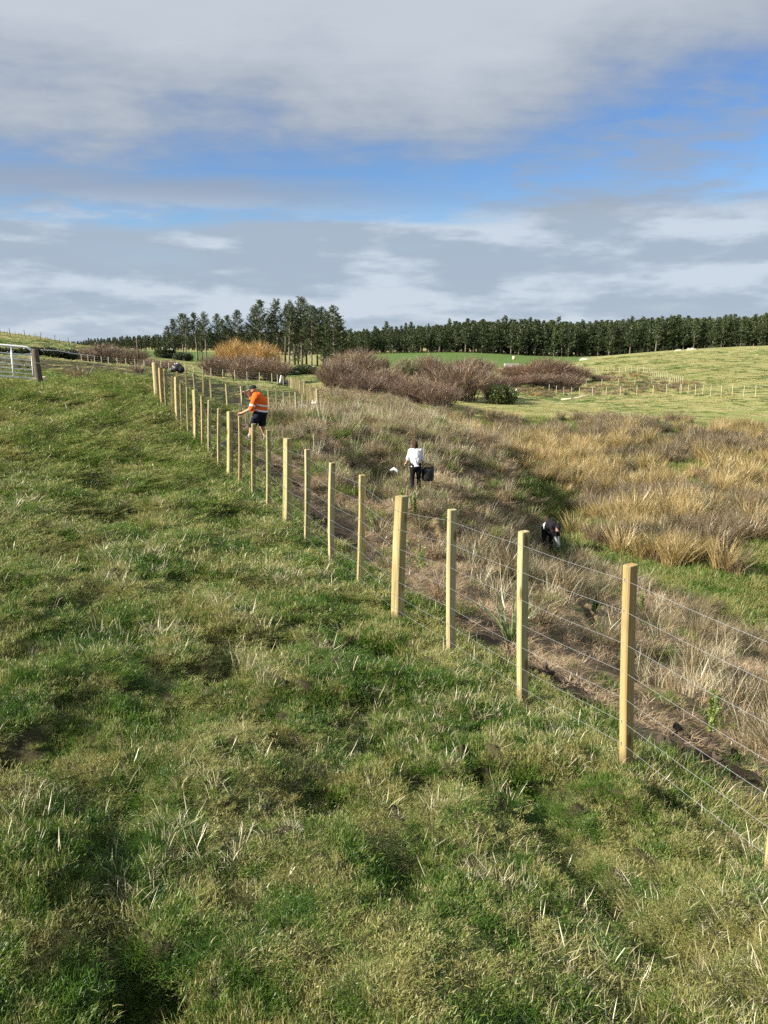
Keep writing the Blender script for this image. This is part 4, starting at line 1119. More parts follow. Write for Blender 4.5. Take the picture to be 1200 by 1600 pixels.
def build_planter():
    p = G(649, 19.6); p.z = float(ground(p.x, p.y)[0]) + 0.0
    dz = PX(645, 689, 19.7)[2] - p.z      # height of the crown of the head in the picture
    SK = skin_mat('planter_skin', (0.55, 0.33, 0.24))
    root = empty('person', 'person in a white shirt and black trousers seen from behind, planting on the bank', 'person', p)
    k = min(max(dz/1.60, 0.8), 1.12); root.scale = (k*0.88, k*0.9, k)
    tors = [('e', (0, 0, .86), (.165, .12, .13)), ('c', (0, 0, .88), (0, .04, 1.06), .135, .14), ('c', (-.03, .05, 1.05), (-.03, .12, 1.24), .14, .14), ('c', (.03, .05, 1.05), (.03, .12, 1.24), .14, .14),
            ('c', (-.155, .13, 1.29), (.155, .13, 1.29), .072, .072)]
    uaL = [('c', (-.17, .13, 1.29), (-.265, .14, 1.05), .058, .043)]; uaR = [('c', (.17, .13, 1.29), (.245, .12, 1.04), .058, .043)]
    faL = [('c', (-.265, .14, 1.05), (-.31, .33, .90), .041, .027)]; faR = [('c', (.245, .12, 1.04), (.27, .22, .80), .041, .027)]
    hd, q, R = head((-.02, .18, 1.475), (-.12, .9, -.42), (0, .4, 1), 1.0)
    legs = [('c', (-.09, 0, .86), (-.11, .06, .46), .095, .06), ('c', (-.11, .06, .46), (-.11, -.06, .09), .058, .04), ('c', (.09, 0, .86), (.12, .12, .47), .095, .06), ('c', (.12, .12, .47), (.13, .06, .09), .058, .04)]
    feet = [('c', (-.11, -.06, .06), (-.12, .10, .035), .042, .036), ('c', (.13, .06, .06), (.15, .22, .035), .042, .036)]
    body = tors + uaL + uaR + faL + faR + hd + [('c', (-.01, .14, 1.32), (-.02, .19, 1.40), .052, .05)] + legs + feet
    body += hand((-.31, .33, .90), (-.3, .8, -.5), (.2, -.4, -.9), 0.55, 0.92, 1) + hand((.27, .22, .80), (.05, .3, -1), (-1, .1, 0), 0.8, 0.92, -1)
    link('body', sdf_mesh('body', body, 0.0095, 0.022), SK, root)
    W = cloth('white_shirt_cloth', (0.66, 0.66, 0.69), 7, 0.05)
    link('shirt', sdf_mesh('shirt', tors + [('c', (-.05, 0, .82), (.05, 0, .82), .13, .13)] + uaL + uaR, 0.010, 0.035, [((0, 0, .845), (.08, 0, -1))], 0.012, 0.016), W, root)
    link('trousers', sdf_mesh('trousers', tors[:1] + legs, 0.010, 0.03, [((0, 0, .95), (0, 0, 1)), ((0, 0, .06), (0, 0, -1))], 0.018), cloth('black_trouser_cloth', (0.012, 0.012, 0.014)), root)
    hair = [('e', q(-.025, 0, .03), (.098, .088, .108), R), ('c', q(-.07, 0, -.01), (-.03, .10, 1.33), .075, .06), ('c', q(-.05, -.05, -.03), (-.09, .13, 1.31), .045, .03), ('c', q(-.05, .05, -.03), (.04, .13, 1.32), .045, .03)]
    link('hair', sdf_mesh('hair', hair, 0.009, 0.03), cloth('brown_hair', (0.045, 0.026, 0.018), 40, 0.3), root)
    link('shoes', sdf_mesh('shoes', feet, 0.009, 0.02, [], 0.012), M['black'], root)
    # her planting bag
    c = p + Vector((.32, .16, .0))
    b = empty('planting_bag', 'black open planting bag hanging at the side of the person in white', 'bag', (c.x, c.y, p.z + 0.36*k))
    prof = [(.02, 0), (.14, .01), (.16, .10), (.165, .22), (.175, .33), (.165, .335), (.155, .22), (.14, .06)]
    MB().lathe(prof, 18).build('bag_body', M['black'], b, True)
    MB().tube([(-.15, 0, .33), (-.09, 0, .42), (-.04, .05, .455), (.06, 0, .42), (.15, 0, .33)], 0.012, 6).build('strap', M['black'], b, True)
    c = on_ground(617, 722, 15, 25)
    o = MB().tube([(-.16, 0, .28), (-.04, .02, .34), (.08, 0, .27), (.13, -.02, .12)], [.03, .05, .055, .02], 8).build('white_bag', M['white'], None, True, (c.x, c.y, c.z + .05))
    tag(o, 'crumpled white plastic bag caught in the grass left of the person in white', 'bag')

def build_bender():
    p = G(856, 23.8); p.z = float(ground(p.x, p.y)[0])
    SK = skin_mat('bender_skin', (0.50, 0.30, 0.22))
    root = empty('person', 'person in black bent double among the rushes on the gully floor', 'person', p); root.scale = (0.84, 0.84, 0.94)
    tors = [('e', (-.08, .05, .84), (.15, .15, .13)), ('c', (-.06, .03, .88), (.04, -.14, 1.02), .13, .14), ('c', (.04, -.14, 1.02), (.12, -.28, .98), .14, .12), ('c', (.0, -.36, .97), (.26, -.22, .95), .07, .07)]
    uaL = [('c', (0, -.36, .96), (.10, -.46, .70), .052, .042)]; uaR = [('c', (.26, -.22, .94), (.28, -.34, .68), .052, .042)]
    faL = [('c', (.10, -.46, .70), (.22, -.52, .47), .040, .027)]; faR = [('c', (.28, -.34, .68), (.28, -.46, .44), .040, .027)]
    hd, q, R = head((.23, -.44, .93), (.40, -.62, -.70), (.45, -.5, .7), 0.97)
    legs = [('c', (-.15, .05, .84), (-.17, -.02, .45), .10, .062), ('c', (-.17, -.02, .45), (-.16, .04, .09), .06, .04), ('c', (.0, .02, .84), (.09, -.06, .46), .10, .062), ('c', (.09, -.06, .46), (.12, .02, .09), .06, .04)]
    feet = [('c', (-.16, .04, .06), (-.10, -.12, .035), .042, .036), ('c', (.12, .02, .06), (.20, -.13, .035), .042, .036)]
    body = tors + uaL + uaR + faL + faR + hd + [('c', (.15, -.32, .97), (.20, -.40, .94), .052, .05)] + legs + feet
    body += hand((.22, -.52, .47), (.3, -.2, -.9), (.5, .3, 0), 0.6, 0.95, 1) + hand((.28, -.46, .44), (0, -.3, -.95), (-.6, -.3, 0), 0.6, 0.95, -1)
    link('body', sdf_mesh('body', body, 0.0095, 0.022), SK, root)
    K = cloth('black_jacket_cloth', (0.014, 0.014, 0.017))
    ja = link('jacket', sdf_mesh('jacket', tors[1:] + uaL + uaR, 0.011, 0.04, [((-.03, .0, .9), (-.55, .7, -.45))], 0.026, 0.012), K, root)
    link('collar', sdf_mesh('collar', [('c', (.13, -.30, .99), (.165, -.345, .975), .078, .075)], 0.009, 0.02, [((.165, -.35, .97), (.5, -.75, -.3))], 0.008), cloth('red_collar', (0.30, 0.06, 0.05)), ja)
    link('shirt_tail', sdf_mesh('shirt_tail', tors[:2], 0.010, 0.04, [((-.06, .02, .93), (.5, -.8, .3)), ((0, 0, .84), (.2, -.2, -1))], 0.028), cloth('white_shirt_tail', (0.8, 0.8, 0.8)), root)
    link('trousers', sdf_mesh('trousers', tors[:1] + legs, 0.010, 0.03, [((0, 0, .06), (0, 0, -1))], 0.022), cloth('black_trousers', (0.013, 0.013, 0.015)), root)
    cap = link('cap', sdf_mesh('cap', [('e', q(-.012, 0, .040), (.112, .090, .096), R)], 0.009, 0.02, [(q(0, 0, .015), tuple(-R[:, 2]))], 0.004), cloth('black_cap_cloth', (0.012, 0.012, 0.014)), root)
    link('cap_peak', sdf_mesh('cap_peak', [('e', q(.105, 0, .025), (.085, .072, .012), R)], 0.007, 0.01), cloth('cap_peak_cloth', (0.02, 0.02, 0.02)), cap)
    link('cap_badge', sdf_mesh('cap_badge', [('e', q(.085, -.03, .065), (.02, .03, .022), R)], 0.006, 0.01), M['white'], cap)
    link('hair', sdf_mesh('hair', [('e', q(-.04, 0, -.02), (.075, .086, .08), R)], 0.009, 0.02), cloth('dark_hair', (0.03, 0.02, 0.014)), root)
    link('shoes', sdf_mesh('shoes', feet, 0.009, 0.02, [], 0.014), M['black'], root)
    for s_, fa in ((1, faL), (2, faR)):
        link('glove', sdf_mesh('glove', (hand((.22, -.52, .47), (.3, -.2, -.9), (.5, .3, 0), 0.6, 0.95, 1) if s_ == 1 else hand((.28, -.46, .44), (0, -.3, -.95), (-.6, -.3, 0), 0.6, 0.95, -1)) + [('c', fa[0][1], fa[0][2], .03, .028)], 0.007, 0.012, [], 0.008), cloth('pale_glove', (0.62, 0.62, 0.60)), root)

# ------------------------------------------------------------------ trees
def pine_meshes(seed, H, crown0, rad, dens=1.0, leaf=0.40, pw=0.62):
    g = random.Random(seed); gn = np.random.default_rng(seed)
    tb = MB(); pts = []
    bx, by = g.uniform(-.4, .4), g.uniform(-.4, .4)
    for i in range(9):
        f = i/8; pts.append(Vector((bx*math.sin(f*2.2)*f*2, by*math.sin(f*2.6)*f*2, H*f)))
    tb.tube(pts, [0.30*(1 - 0.93*i/8) + 0.02 for i in range(9)], 7, g.random())
    tip = lambda z: pts[min(8, int(z/H*8))].lerp(pts[min(8, int(z/H*8)+1)], (z/H*8) % 1)
    C, D, S = [], [], []
    z = H*crown0*0.55
    while z < H*0.985:
        f = z/H; incrown = f > crown0
        fr = (f - crown0)/(1 - crown0)
        prof = (0.55 + 0.45*min(1, fr*3.0))*(1 - max(fr, 0))**pw + 0.06 if incrown else 0.45
        nb = g.randint(3, 6) if incrown else g.randint(1, 3)
        for _ in range(nb):
            if not incrown and g.random() < 0.45: continue
            a = g.uniform(0, 6.283); L = rad*prof*g.uniform(0.45, 1.25)*(1 if incrown else 0.6)
            el = g.uniform(0.05, 0.45) + 0.5*max(fr, 0)
            p0 = tip(z); d = Vector((math.cos(a)*math.cos(el), math.sin(a)*math.cos(el), math.sin(el)))
            p1 = p0 + d*L*0.55; p2 = p1 + (d + Vector((0, 0, 0.35))).normalized()*L*0.45
            tb.tube([p0, p1, p2], [0.07*(1-f)+0.015, 0.035, 0.012], 4, g.random(), cap=False)
            if not incrown and g.random() < 0.8: continue
            nc = max(2, int(L*2.6*dens))
            for j in range(nc):
                t = 0.30 + 0.75*(j + g.random())/nc
                c = p0.lerp(p1, t/0.55) if t < 0.55 else p1.lerp(p2, (t - 0.55)/0.45)
                c = c + Vector((g.gauss(0, .18), g.gauss(0, .18), g.gauss(0, .14)))
                for _k in range(8):
                    dd = (d*0.6 + Vector((g.gauss(0, .7), g.gauss(0, .7), 0.45 + g.gauss(0, .5)))).normalized()
                    C.append(c); D.append(dd); S.append(leaf*g.uniform(0.6, 1.25))
        z += H*0.020*g.uniform(0.75, 1.5)/max(dens, .6)
    C = np.array([tuple(q) for q in C]); D = np.array([tuple(q) for q in D]); S = np.array(S)
    n_ = len(C)
    sd = np.cross(D, gn.normal(size=(n_, 3))); sd /= np.linalg.norm(sd, axis=1)[:, None]
    W = (S*gn.uniform(0.11, 0.20, n_))[:, None]
    V = np.empty((n_, 4, 3))
    V[:, 0] = C; V[:, 1] = C + D*S[:, None]*0.55 + sd*W; V[:, 2] = C + D*S[:, None]; V[:, 3] = C + D*S[:, None]*0.55 - sd*W
    o = np.arange(n_)*4
    crown = mesh_np('crown', V.reshape(-1, 3), np.stack([o, o+1, o+2, o+3], 1), {'rnd': np.repeat(gn.uniform(0, 1, n_), 4)})
    crown.materials.append(M['needle'])
    trunk = tb.mesh('trunk', True); trunk.materials.append(M['bark'])
    return trunk, crown
def make_tree(name, label, cat, tr, cr, loc, s, rz, group=None):
    root = empty(name, label, cat, loc, rz, group); root.scale = s
    for nm, me in (('trunk', tr), ('crown', cr)):
        o = bpy.data.objects.new(nm, me); COL.objects.link(o); o.parent = root
    return root

def build_pines():
    tall = [pine_meshes(900+i, 20.0, c0, r, 1.25) for i, (c0, r) in enumerate(((0.44, 3.6), (0.34, 4.2), (0.50, 3.3), (0.24, 4.2), (0.08, 4.6), (0.38, 3.5)))]
    # the clump in front: column, height of the tip, distance, kind
    T = [(262, 508, 226, 4), (272, 497, 215, 3), (287, 488, 222, 1), (291, 489, 214, 0), (309, 487, 220, 2), (323, 486, 213, 0), (316, 500, 228, 3), (339, 489, 222, 3), (347, 497, 230, 2), (358, 491, 216, 1), (371, 483, 219, 3), (385, 507, 236, 4),
         (401, 476, 222, 0), (409, 467, 216, 1), (424, 489, 224, 2), (436, 466, 219, 0), (446, 476, 229, 2), (452, 468, 215, 0), (461, 481, 223, 5), (472, 462, 217, 1), (479, 472, 226, 0), (487, 476, 214, 3), (496, 480, 221, 1), (505, 478, 227, 5), (513, 485, 214, 3), (523, 476, 212, 4), (531, 492, 217, 4), (466, 498, 236, 4), (508, 506, 234, 4)]
    lab = 'tall pine in the clump left of the plantation'
    for i, (px, ty, d, kd) in enumerate(T):
        p = G(px, d); top = PX(px, ty, d)[2]; s = (top - p.z)/20.0
        sx = s*(1.0 if kd != 4 else 1.15)
        make_tree('pine_tree', 'tall dark pine of the clump standing above the orange willow', 'tree', *tall[kd], p - Vector((0, 0, .3)), (sx*1.15, sx*1.15, s), i*2.3, 'pines of the clump left of centre')
    # plantation wall on the right
    th = [pine_meshes(950+i, 18.0, c0, r, 0.9, 0.58, 0.95) for i, (c0, r) in enumerate(((0.20, 4.0), (0.10, 4.3), (0.28, 3.8), (0.05, 4.2), (0.15, 3.9)))]
    g = random.Random(12)
    tip_x = [520, 560, 600, 680, 750, 850, 900, 980, 1050, 1120, 1200, 1300]; tip_y = [517, 516, 513, 508, 501, 502, 503, 500, 496, 497, 492, 490]
    cnt = 0
    for row in range(4):
        px = 530 + g.uniform(0, 6)
        while px < 1262:
            d = 400 - 18*(px - 540)/660 + row*7.5 + g.uniform(-2.5, 2.5)
            p = G(px, d)
            ty = np.interp(px, tip_x, tip_y) + g.gauss(0, 3.6) + (2 if row == 0 else 0)
            s = (PX(px, ty, d)[2] - p.z)/18.0; s = max(s, 0.5)
            make_tree('pine_tree', 'dark pine standing in the plantation wall on the right', 'tree', *g.choice(th), p - Vector((0, 0, .3)), (s*1.34, s*1.34, s), g.uniform(0, 6.28), 'pines of the plantation on the right')
            px += g.uniform(10.5, 17.5); cnt += 1
    # far wood behind the clump on the left
    for row in range(2):
        px = 118 + 4*row
        while px < 530:
            d = 690 + row*14 + g.uniform(-5, 5)
            p = G(px, d)
            ty = np.interp(px, [118, 135, 180, 240, 330, 530], [535, 531, 527, 524, 520, 517]) + g.gauss(0, 1.2)
            s = max((PX(px, ty, d)[2] - p.z)/18.0, 0.3)
            make_tree('pine_tree', 'small distant pine in the far wood on the left horizon', 'tree', *g.choice(th), p - Vector((0, 0, .3)), (s*1.5, s*1.5, s), g.uniform(0, 6.28), 'pines of the far wood on the left')
            px += g.uniform(7, 11.5)
    # the depth of the plantation behind the rows one can tell apart
    P, R_, S_, I_ = [], [], [], []
    for row in range(3):
        px = 100
        while px < 540:
            d = 716 + row*14; p = G(px, d)
            ty = np.interp(px, [118, 135, 180, 240, 330, 530], [536, 532, 528, 525, 521, 518]) + g.gauss(0, 1); s = max((PX(px, ty, d)[2] - p.z)/18.0, 0.3)
            P.append(p); R_.append((0, 0, g.uniform(0, 6.28))); S_.append((s*1.6, s*1.6, s)); I_.append(g.randrange(len(th))); px += g.uniform(6, 9)
    for row in range(7):
        px = 400
        while px < 1400:
            d = 434 - 18*(px - 540)/660 + row*9; p = G(px, d)
            ty = np.interp(px, tip_x, tip_y) + 3 + g.gauss(0, 2); s = max((PX(px, ty, d)[2] - p.z)/18.0, 0.4)
            P.append(p); R_.append((0, 0, g.uniform(0, 6.28))); S_.append((s*1.5, s*1.5, s)); I_.append(g.randrange(len(th))); px += g.uniform(11, 19)
    meshes = []
    for tr, cr in th: meshes.append(join_meshes('pine_mass', [tr, cr]))
    tag(scatter('pine_wood_mass', proto_collection('pine_mass', meshes), np.array([tuple(p) for p in P]), np.array(R_), np.array(S_), I_), 'dark depth of the pine woods behind their front rows', 'wood', kind='stuff')

def join_meshes(name, ms):
    V = []; F = []; Rn = []; mi = []; o = 0; sm = []
    for k, me in enumerate(ms):
        v = np.empty(len(me.vertices)*3, np.float32); me.vertices.foreach_get('co', v); V.append(v.reshape(-1, 3))
        a = np.empty(len(me.vertices), np.float32); me.attributes['rnd'].data.foreach_get('value', a); Rn.append(a)
        lt = np.empty(len(me.polygons), np.int32); me.polygons.foreach_get('loop_total', lt)
        li = np.empty(len(me.loops), np.int32); me.loops.foreach_get('vertex_index', li)
        st = np.concatenate([[0], np.cumsum(lt)[:-1]])
        for q in (3, 4):
            s = st[lt == q]
            if len(s): F.append(np.stack([li[s+j] for j in range(q)], 1) + o); mi += [k]*len(s)
        o += len(v)//3
    me = mesh_np(name, np.concatenate(V), F, {'rnd': np.concatenate(Rn)})
    me.polygons.foreach_set('material_index', np.array(mi, np.int32))
    for m_ in ms: me.materials.append(m_.materials[0])
    return me

def willow_meshes(seed, W, H, nmain, mat, ntw=20, tw=(0.018, 0.034), droop=0.0):
    g = random.Random(seed); gn = np.random.default_rng(seed)
    sb = MB(); Bs, De, Wd, Le = [], [], [], []
    for i in range(nmain):
        a = g.uniform(0, 6.283); q = math.sqrt(g.random()); b0 = Vector((math.cos(a)*q*W*0.50, math.sin(a)*q*W*0.50, -0.1))
        th = g.random()**0.75*1.25; a2 = a + g.gauss(0, 0.5)
        end = Vector((math.cos(a2)*math.sin(th)*W, math.sin(a2)*math.sin(th)*W, H*(0.10 + 0.90*math.cos(th)**0.8)))*g.uniform(0.78, 1.05)
        mid = b0.lerp(end, 0.5) + Vector((g.gauss(0, .2), g.gauss(0, .2), H*0.13))
        if i % 3 == 0: sb.tube([b0, mid, end], [0.05, 0.032, 0.012], 4, g.random(), cap=False)
        for j in range(ntw):
            t = 0.12 + 0.88*(j + g.random())/ntw
            c = b0.lerp(mid, t*2) if t < .5 else mid.lerp(end, t*2-1)
            out = Vector((c.x/W, c.y/W, 0))*0.8
            d = (out + Vector((g.gauss(0, .42), g.gauss(0, .42), 0.75 + g.gauss(0, .25) - droop))).normalized()
            Bs.append(c); De.append(d); Wd.append(g.uniform(*tw)); Le.append(g.uniform(0.6, 1.5)*H*0.21)
    Bs = np.array([tuple(q) for q in Bs]); De = np.array([tuple(q) for q in De]); Wd = np.array(Wd)[:, None]; Le = np.array(Le)[:, None]
    n_ = len(Bs); sd = np.cross(De, gn.normal(size=(n_, 3))); sd /= np.linalg.norm(sd, axis=1)[:, None]
    bend = gn.normal(0, 0.12, (n_, 3)); bend[:, 2] += 0.10
    V = np.empty((n_, 5, 3))
    m_ = Bs + De*Le*0.5; e_ = Bs + De*Le + bend*Le
    V[:, 0] = Bs - sd*Wd*.5; V[:, 1] = Bs + sd*Wd*.5; V[:, 2] = m_ - sd*Wd*.4; V[:, 3] = m_ + sd*Wd*.4; V[:, 4] = e_
    o = np.arange(n_)*5
    tw_ = mesh_np('twigs', V.reshape(-1, 3), [np.stack([o, o+1, o+3, o+2], 1), np.stack([o+2, o+3, o+4], 1)], {'rnd': np.repeat(gn.uniform(0, 1, n_), 5)})
    tw_.materials.append(mat)
    st = sb.mesh('stems', True); st.materials.append(M['stem'])
    return st, tw_
def bush(name, label, cat, ms, loc, s, rz, group=None):
    root = empty(name, label, cat, loc, rz, group); root.scale = s
    for nm, me in (('stems', ms[0]), ('twigs', ms[1])):
        o = bpy.data.objects.new(nm, me); COL.objects.link(o); o.parent = root
    return root
def leafy_mesh(seed, n_, leaf, mat, flat=1.0, lumps=9):
    """leafy dome of many small leaves, unit size"""
    g = np.random.default_rng(seed)
    cc = g.normal(size=(lumps, 3)); cc /= np.linalg.norm(cc, axis=1)[:, None]; cc *= g.uniform(0.2, 0.62, (lumps, 1)); cc[:, 2] = np.abs(cc[:, 2])*0.8 + 0.22
    rr = g.uniform(0.26, 0.46, lumps); k = g.integers(0, lumps, n_)
    d = g.normal(size=(n_, 3)); d /= np.linalg.norm(d, axis=1)[:, None]
    C = cc[k] + d*rr[k][:, None]*g.uniform(0.55, 1.05, (n_, 1)); C[:, 2] = np.maximum(C[:, 2], 0.0)
    D = d*0.7 + g.normal(0, .6, (n_, 3)) + [0, 0, .25]; D /= np.linalg.norm(D, axis=1)[:, None]
    sd = np.cross(D, g.normal(size=(n_, 3))); sd /= np.linalg.norm(sd, axis=1)[:, None]
    S = g.uniform(.6, 1.3, (n_, 1))*leaf; W = S*0.30
    V = np.empty((n_, 4, 3)); V[:, 0] = C; V[:, 1] = C + D*S*.5 + sd*W; V[:, 2] = C + D*S; V[:, 3] = C + D*S*.5 - sd*W
    o = np.arange(n_)*4
    me = mesh_np('foliage', V.reshape(-1, 3), np.stack([o, o+1, o+2, o+3], 1), {'rnd': np.repeat(g.uniform(0, 1, n_), 4)})
    me.materials.append(mat)
    b = MB()
    for c in cc: b.tube([(0, 0, -.1), tuple(c*0.5 + np.array([0, 0, .05])), tuple(c)], [.035, .02, .008], 5)
    st = b.mesh('stems', True); st.materials.append(M['stem'])
    return st, me

def build_bushes():
    wil = [willow_meshes(30+i, 1.0*4.2, 4.6, 280, M['twig']) for i in range(4)]
    wre = [willow_meshes(40+i, 4.2, 4.6, 260, M['twig_red']) for i in range(2)]
    wor = willow_meshes(50, 3.6, 5.0, 330, M['orange'], droop=0.15)
    wsa = [willow_meshes(52, 3.6, 4.4, 300, M['sallow'])]
    wlow = [willow_meshes(60+i, 4.5, 2.6, 240, M['twig']) for i in range(2)]
    # px centre, px half width, py of the top, forward distance, mesh, label
    Bz = [
        (128, 26, 546, 118, wil[0], 'low brown willow at the left end of the left thicket'),
        (165, 34, 539, 122, wil[1], 'rounded brown willow in the middle of the left thicket'),
        (205, 30, 545, 120, wil[2], 'brown willow at the right end of the left thicket'),
        (234, 18, 560, 116, wlow[0], 'low dark scrub willow behind the gateway posts'),
        (262, 26, 563, 112, wlow[1], 'flat topped scrub willow left of the dark bundle'),
        (338, 28, 556, 104, wil[3], 'brown leafless willow left of the orange one'),
        (385, 38, 557, 100, wil[0], 'wide brown willow straight below the orange crown'),
        (428, 30, 561, 100, wil[1], 'brown willow right of the worker behind the far fence'),
        (368, 31, 535, 128, wor, 'bright orange leafless willow, left half of the orange pair'),
        (408, 31, 539, 126, wor, 'bright orange leafless willow, right half of the orange pair'),
        (530, 40, 565, 84, wil[2], 'large dark brown willow at the left of the central thicket'),
        (561, 50, 549, 112, wil[3], 'tallest rounded willow of the central thicket'),
        (600, 42, 577, 78, wil[0], 'brown willow in front of the tall rounded one'),
        (645, 46, 590, 69, wil[1], 'low spreading willow nearest the bank ridge'),
        (712, 58, 566, 77, wil[2], 'broad purple brown willow in the centre right of the thicket'),
        (566, 40, 584, 74, wil[2], 'reddish brown willow low at the left front of the central thicket'),
        (686, 40, 598, 67, wil[3], 'front willow at the foot of the broad purple brown one'),
        (632, 24, 557, 122, wsa[0], 'pale yellowish sallow behind the central thicket'),
        (668, 32, 557, 126, wil[3], 'greyish willow top between the sallow and the broad one'),
        (741, 40, 561, 128, wil[0], 'far willow behind the broad purple brown one'),
        (770, 28, 583, 82, wil[1], 'small willow on the right of the broad one'),
        (806, 34, 571, 134, wre[1], 'reddish willow left of the tall right hand one'),
        (856, 46, 561, 126, wre[0], 'tall reddish brown willow by the second row of posts'),
        (893, 34, 572, 128, wil[2], 'greyer willow right of the reddish one'),
        (823, 30, 588, 112, wil[3], 'low brown willow above the dark green shrub'),
        (842, 40, 585, 113, wil[1], 'wide brown willow directly behind the row of pale posts'),
        (886, 30, 584, 112, wil[0], 'brown willow at the right end behind the row of pale posts'),
        (798, 30, 589, 104, wre[1], 'reddish brown willow just above the dark green shrub'),
        (940, 26, 586, 128, wlow[0], 'low brown scrub inside the fenced hollow'),
    ]
    for i, (px, hw, ty, d, ms, lb) in enumerate(Bz):
        p = G(px, d); wd = hw/F_PX*d; top = PX(px, ty, d)[2]
        W0 = 3.6 if ms in (wor, wsa[0]) else 4.5 if ms in wlow else 4.2
        H0 = {3.6: 5.0, 4.5: 2.6, 4.2: 4.6}[W0]
        s = wd/W0*1.12; hz = max((top - p.z)/H0*1.02, 0.25)
        bush('willow_bush', lb, 'willow', ms, p, (s, s, hz), i*1.7)
    # evergreen shrubs, and dark brush added where the left bank lies in shade
    dk = leafy_mesh(70, 5200, 0.13, M['scrub']); lt = leafy_mesh(71, 5200, 0.13, M['scrub_light']); dk2 = leafy_mesh(72, 6000, 0.10, M['scrub'])
    for px, hw, ty, d, ms, nm, lb, ct in [
        (785, 22, 601, 76, lt, 'evergreen_shrub', 'rounded green leafy shrub at the right foot of the central thicket', 'shrub'),
        (476, 24, 570, 130, lt, 'evergreen_shrub', 'green shrub under the pines right of the orange willow', 'shrub'),
        (455, 14, 578, 124, dk, 'evergreen_shrub', 'small dark shrub beside the green one under the pines', 'shrub'),
        (262, 18, 541, 214, dk, 'evergreen_shrub', 'dark shrub at the left foot of the pine clump', 'shrub'),
        (290, 17, 549, 200, dk2, 'evergreen_shrub', 'dark low shrub below the pine clump trunks', 'shrub'),
        (75, 22, 541, 96, dk2, 'shade_brush', 'dark gorse added for the shaded bank directly behind the old gate post', 'brush'),
        (104, 20, 545, 97, dk, 'shade_brush', 'dark gorse added for the shaded bank right of the gate post', 'brush'),
        (44, 22, 541, 95, dk2, 'shade_brush', 'dark gorse added as bank shade seen through the bars of the gate', 'brush'),
        (10, 24, 542, 95, dk, 'shade_brush', 'dark gorse added as bank shade at the left edge behind the gate', 'brush'),
        (-35, 26, 540, 95, dk2, 'shade_brush', 'dark gorse added as bank shade running on beyond the left edge', 'brush'),
        (603, 6, 560, 116, lt, 'evergreen_shrub', 'small pale flowering shrub on top of the central thicket', 'shrub'),
        (878, 8, 667, 63, dk, 'rush_tussock', 'small dark rush tussock on the green slope above the rushes', 'tussock')]:
        p = G(px, d); wd = hw/F_PX*d; hz = max(PX(px, ty, d)[2] - p.z, 0.4)
        root = empty(nm, lb, ct, p, px*0.37); root.scale = (wd/0.8, wd/0.8, hz/1.0)
        for a, me in (('stems', ms[0]), ('foliage', ms[1])):
            o = bpy.data.objects.new(a, me); COL.objects.link(o); o.parent = root

# ------------------------------------------------------------------ seedlings, pots, bits and pieces
def seedling_meshes(seed, h, nl, leaf, lean=0.15):
    g = np.random.default_rng(seed); b = MB(); C, D, S = [], [], []
    for s in range(int(g.integers(2, 5))):
        a = g.uniform(0, 6.28); l_ = g.uniform(0.02, lean + 0.12); hh = h*g.uniform(0.65, 1.0)
        top = Vector((math.cos(a)*l_*hh*2, math.sin(a)*l_*hh*2, hh)); mid = top*0.5 + Vector((g.normal(0, .012), g.normal(0, .012), 0.02))
        b.tube([(0, 0, -.03), mid, top], [0.006, 0.0045, 0.002], 5)
        for j in range(nl):
            t = g.uniform(0.25, 1.03); c = mid*(t*2) if t < .5 else mid.lerp(top, t*2-1)
            d = np.array([g.normal(0, 1), g.normal(0, 1), 0.55 + g.normal(0, .4)]); d /= np.linalg.norm(d)
            C.append(tuple(c)); D.append(d); S.append(leaf*g.uniform(.6, 1.25))
    C = np.array(C); D = np.array(D); S = np.array(S)[:, None]; n_ = len(C)
    sd = np.cross(D, g.normal(size=(n_, 3))); sd /= np.linalg.norm(sd, axis=1)[:, None]
    V = np.empty((n_, 4, 3)); V[:, 0] = C; V[:, 1] = C + D*S*.55 + sd*S*.27; V[:, 2] = C + D*S - [[0, 0, .012]]; V[:, 3] = C + D*S*.55 - sd*S*.27
    o = np.arange(n_)*4
    lf = mesh_np('leaves', V.reshape(-1, 3), np.stack([o, o+1, o+2, o+3], 1), {'rnd': np.repeat(g.uniform(0, 1, n_), 4)}); lf.materials.append(M['leaf'])
    st = b.mesh('stem', True); st.materials.append(M['stem'])
    return st, lf

SEED = [  # px, py of the foot, height, label
    (1108, 1160, 0.50, 'bright green seedling in a dug hole right of the nearest uncropped post'),
    (1003, 962, 0.50, 'slim seedling just right of the top of the nearest uncropped post'),
    (930, 962, 0.26, 'small yellow green seedling beside the black pots'),
    (577, 838, 0.40, 'seedling right of the fifth nearest uncropped post'),
    (660, 900, 0.42, 'leggy seedling among dead grass right of the first thick post'),
    (648, 815, 0.62, 'tall pale seedling in front of the legs of the person in white'),
    (627, 800, 0.50, 'pale seedling showing above the first thick post'),
    (1168, 1000, 0.55, 'feathery dull green seedling near the right edge'),
    (812, 905, 0.35, 'seedling behind the second nearest uncropped post'),
    (664, 716, 0.45, 'leafy seedling right of the person in white'),
    (1160, 900, 0.40, 'seedling on the green strip by the end of the rushes'),
    (696, 830, 0.35, 'small seedling at the head of the third nearest uncropped post'),
]
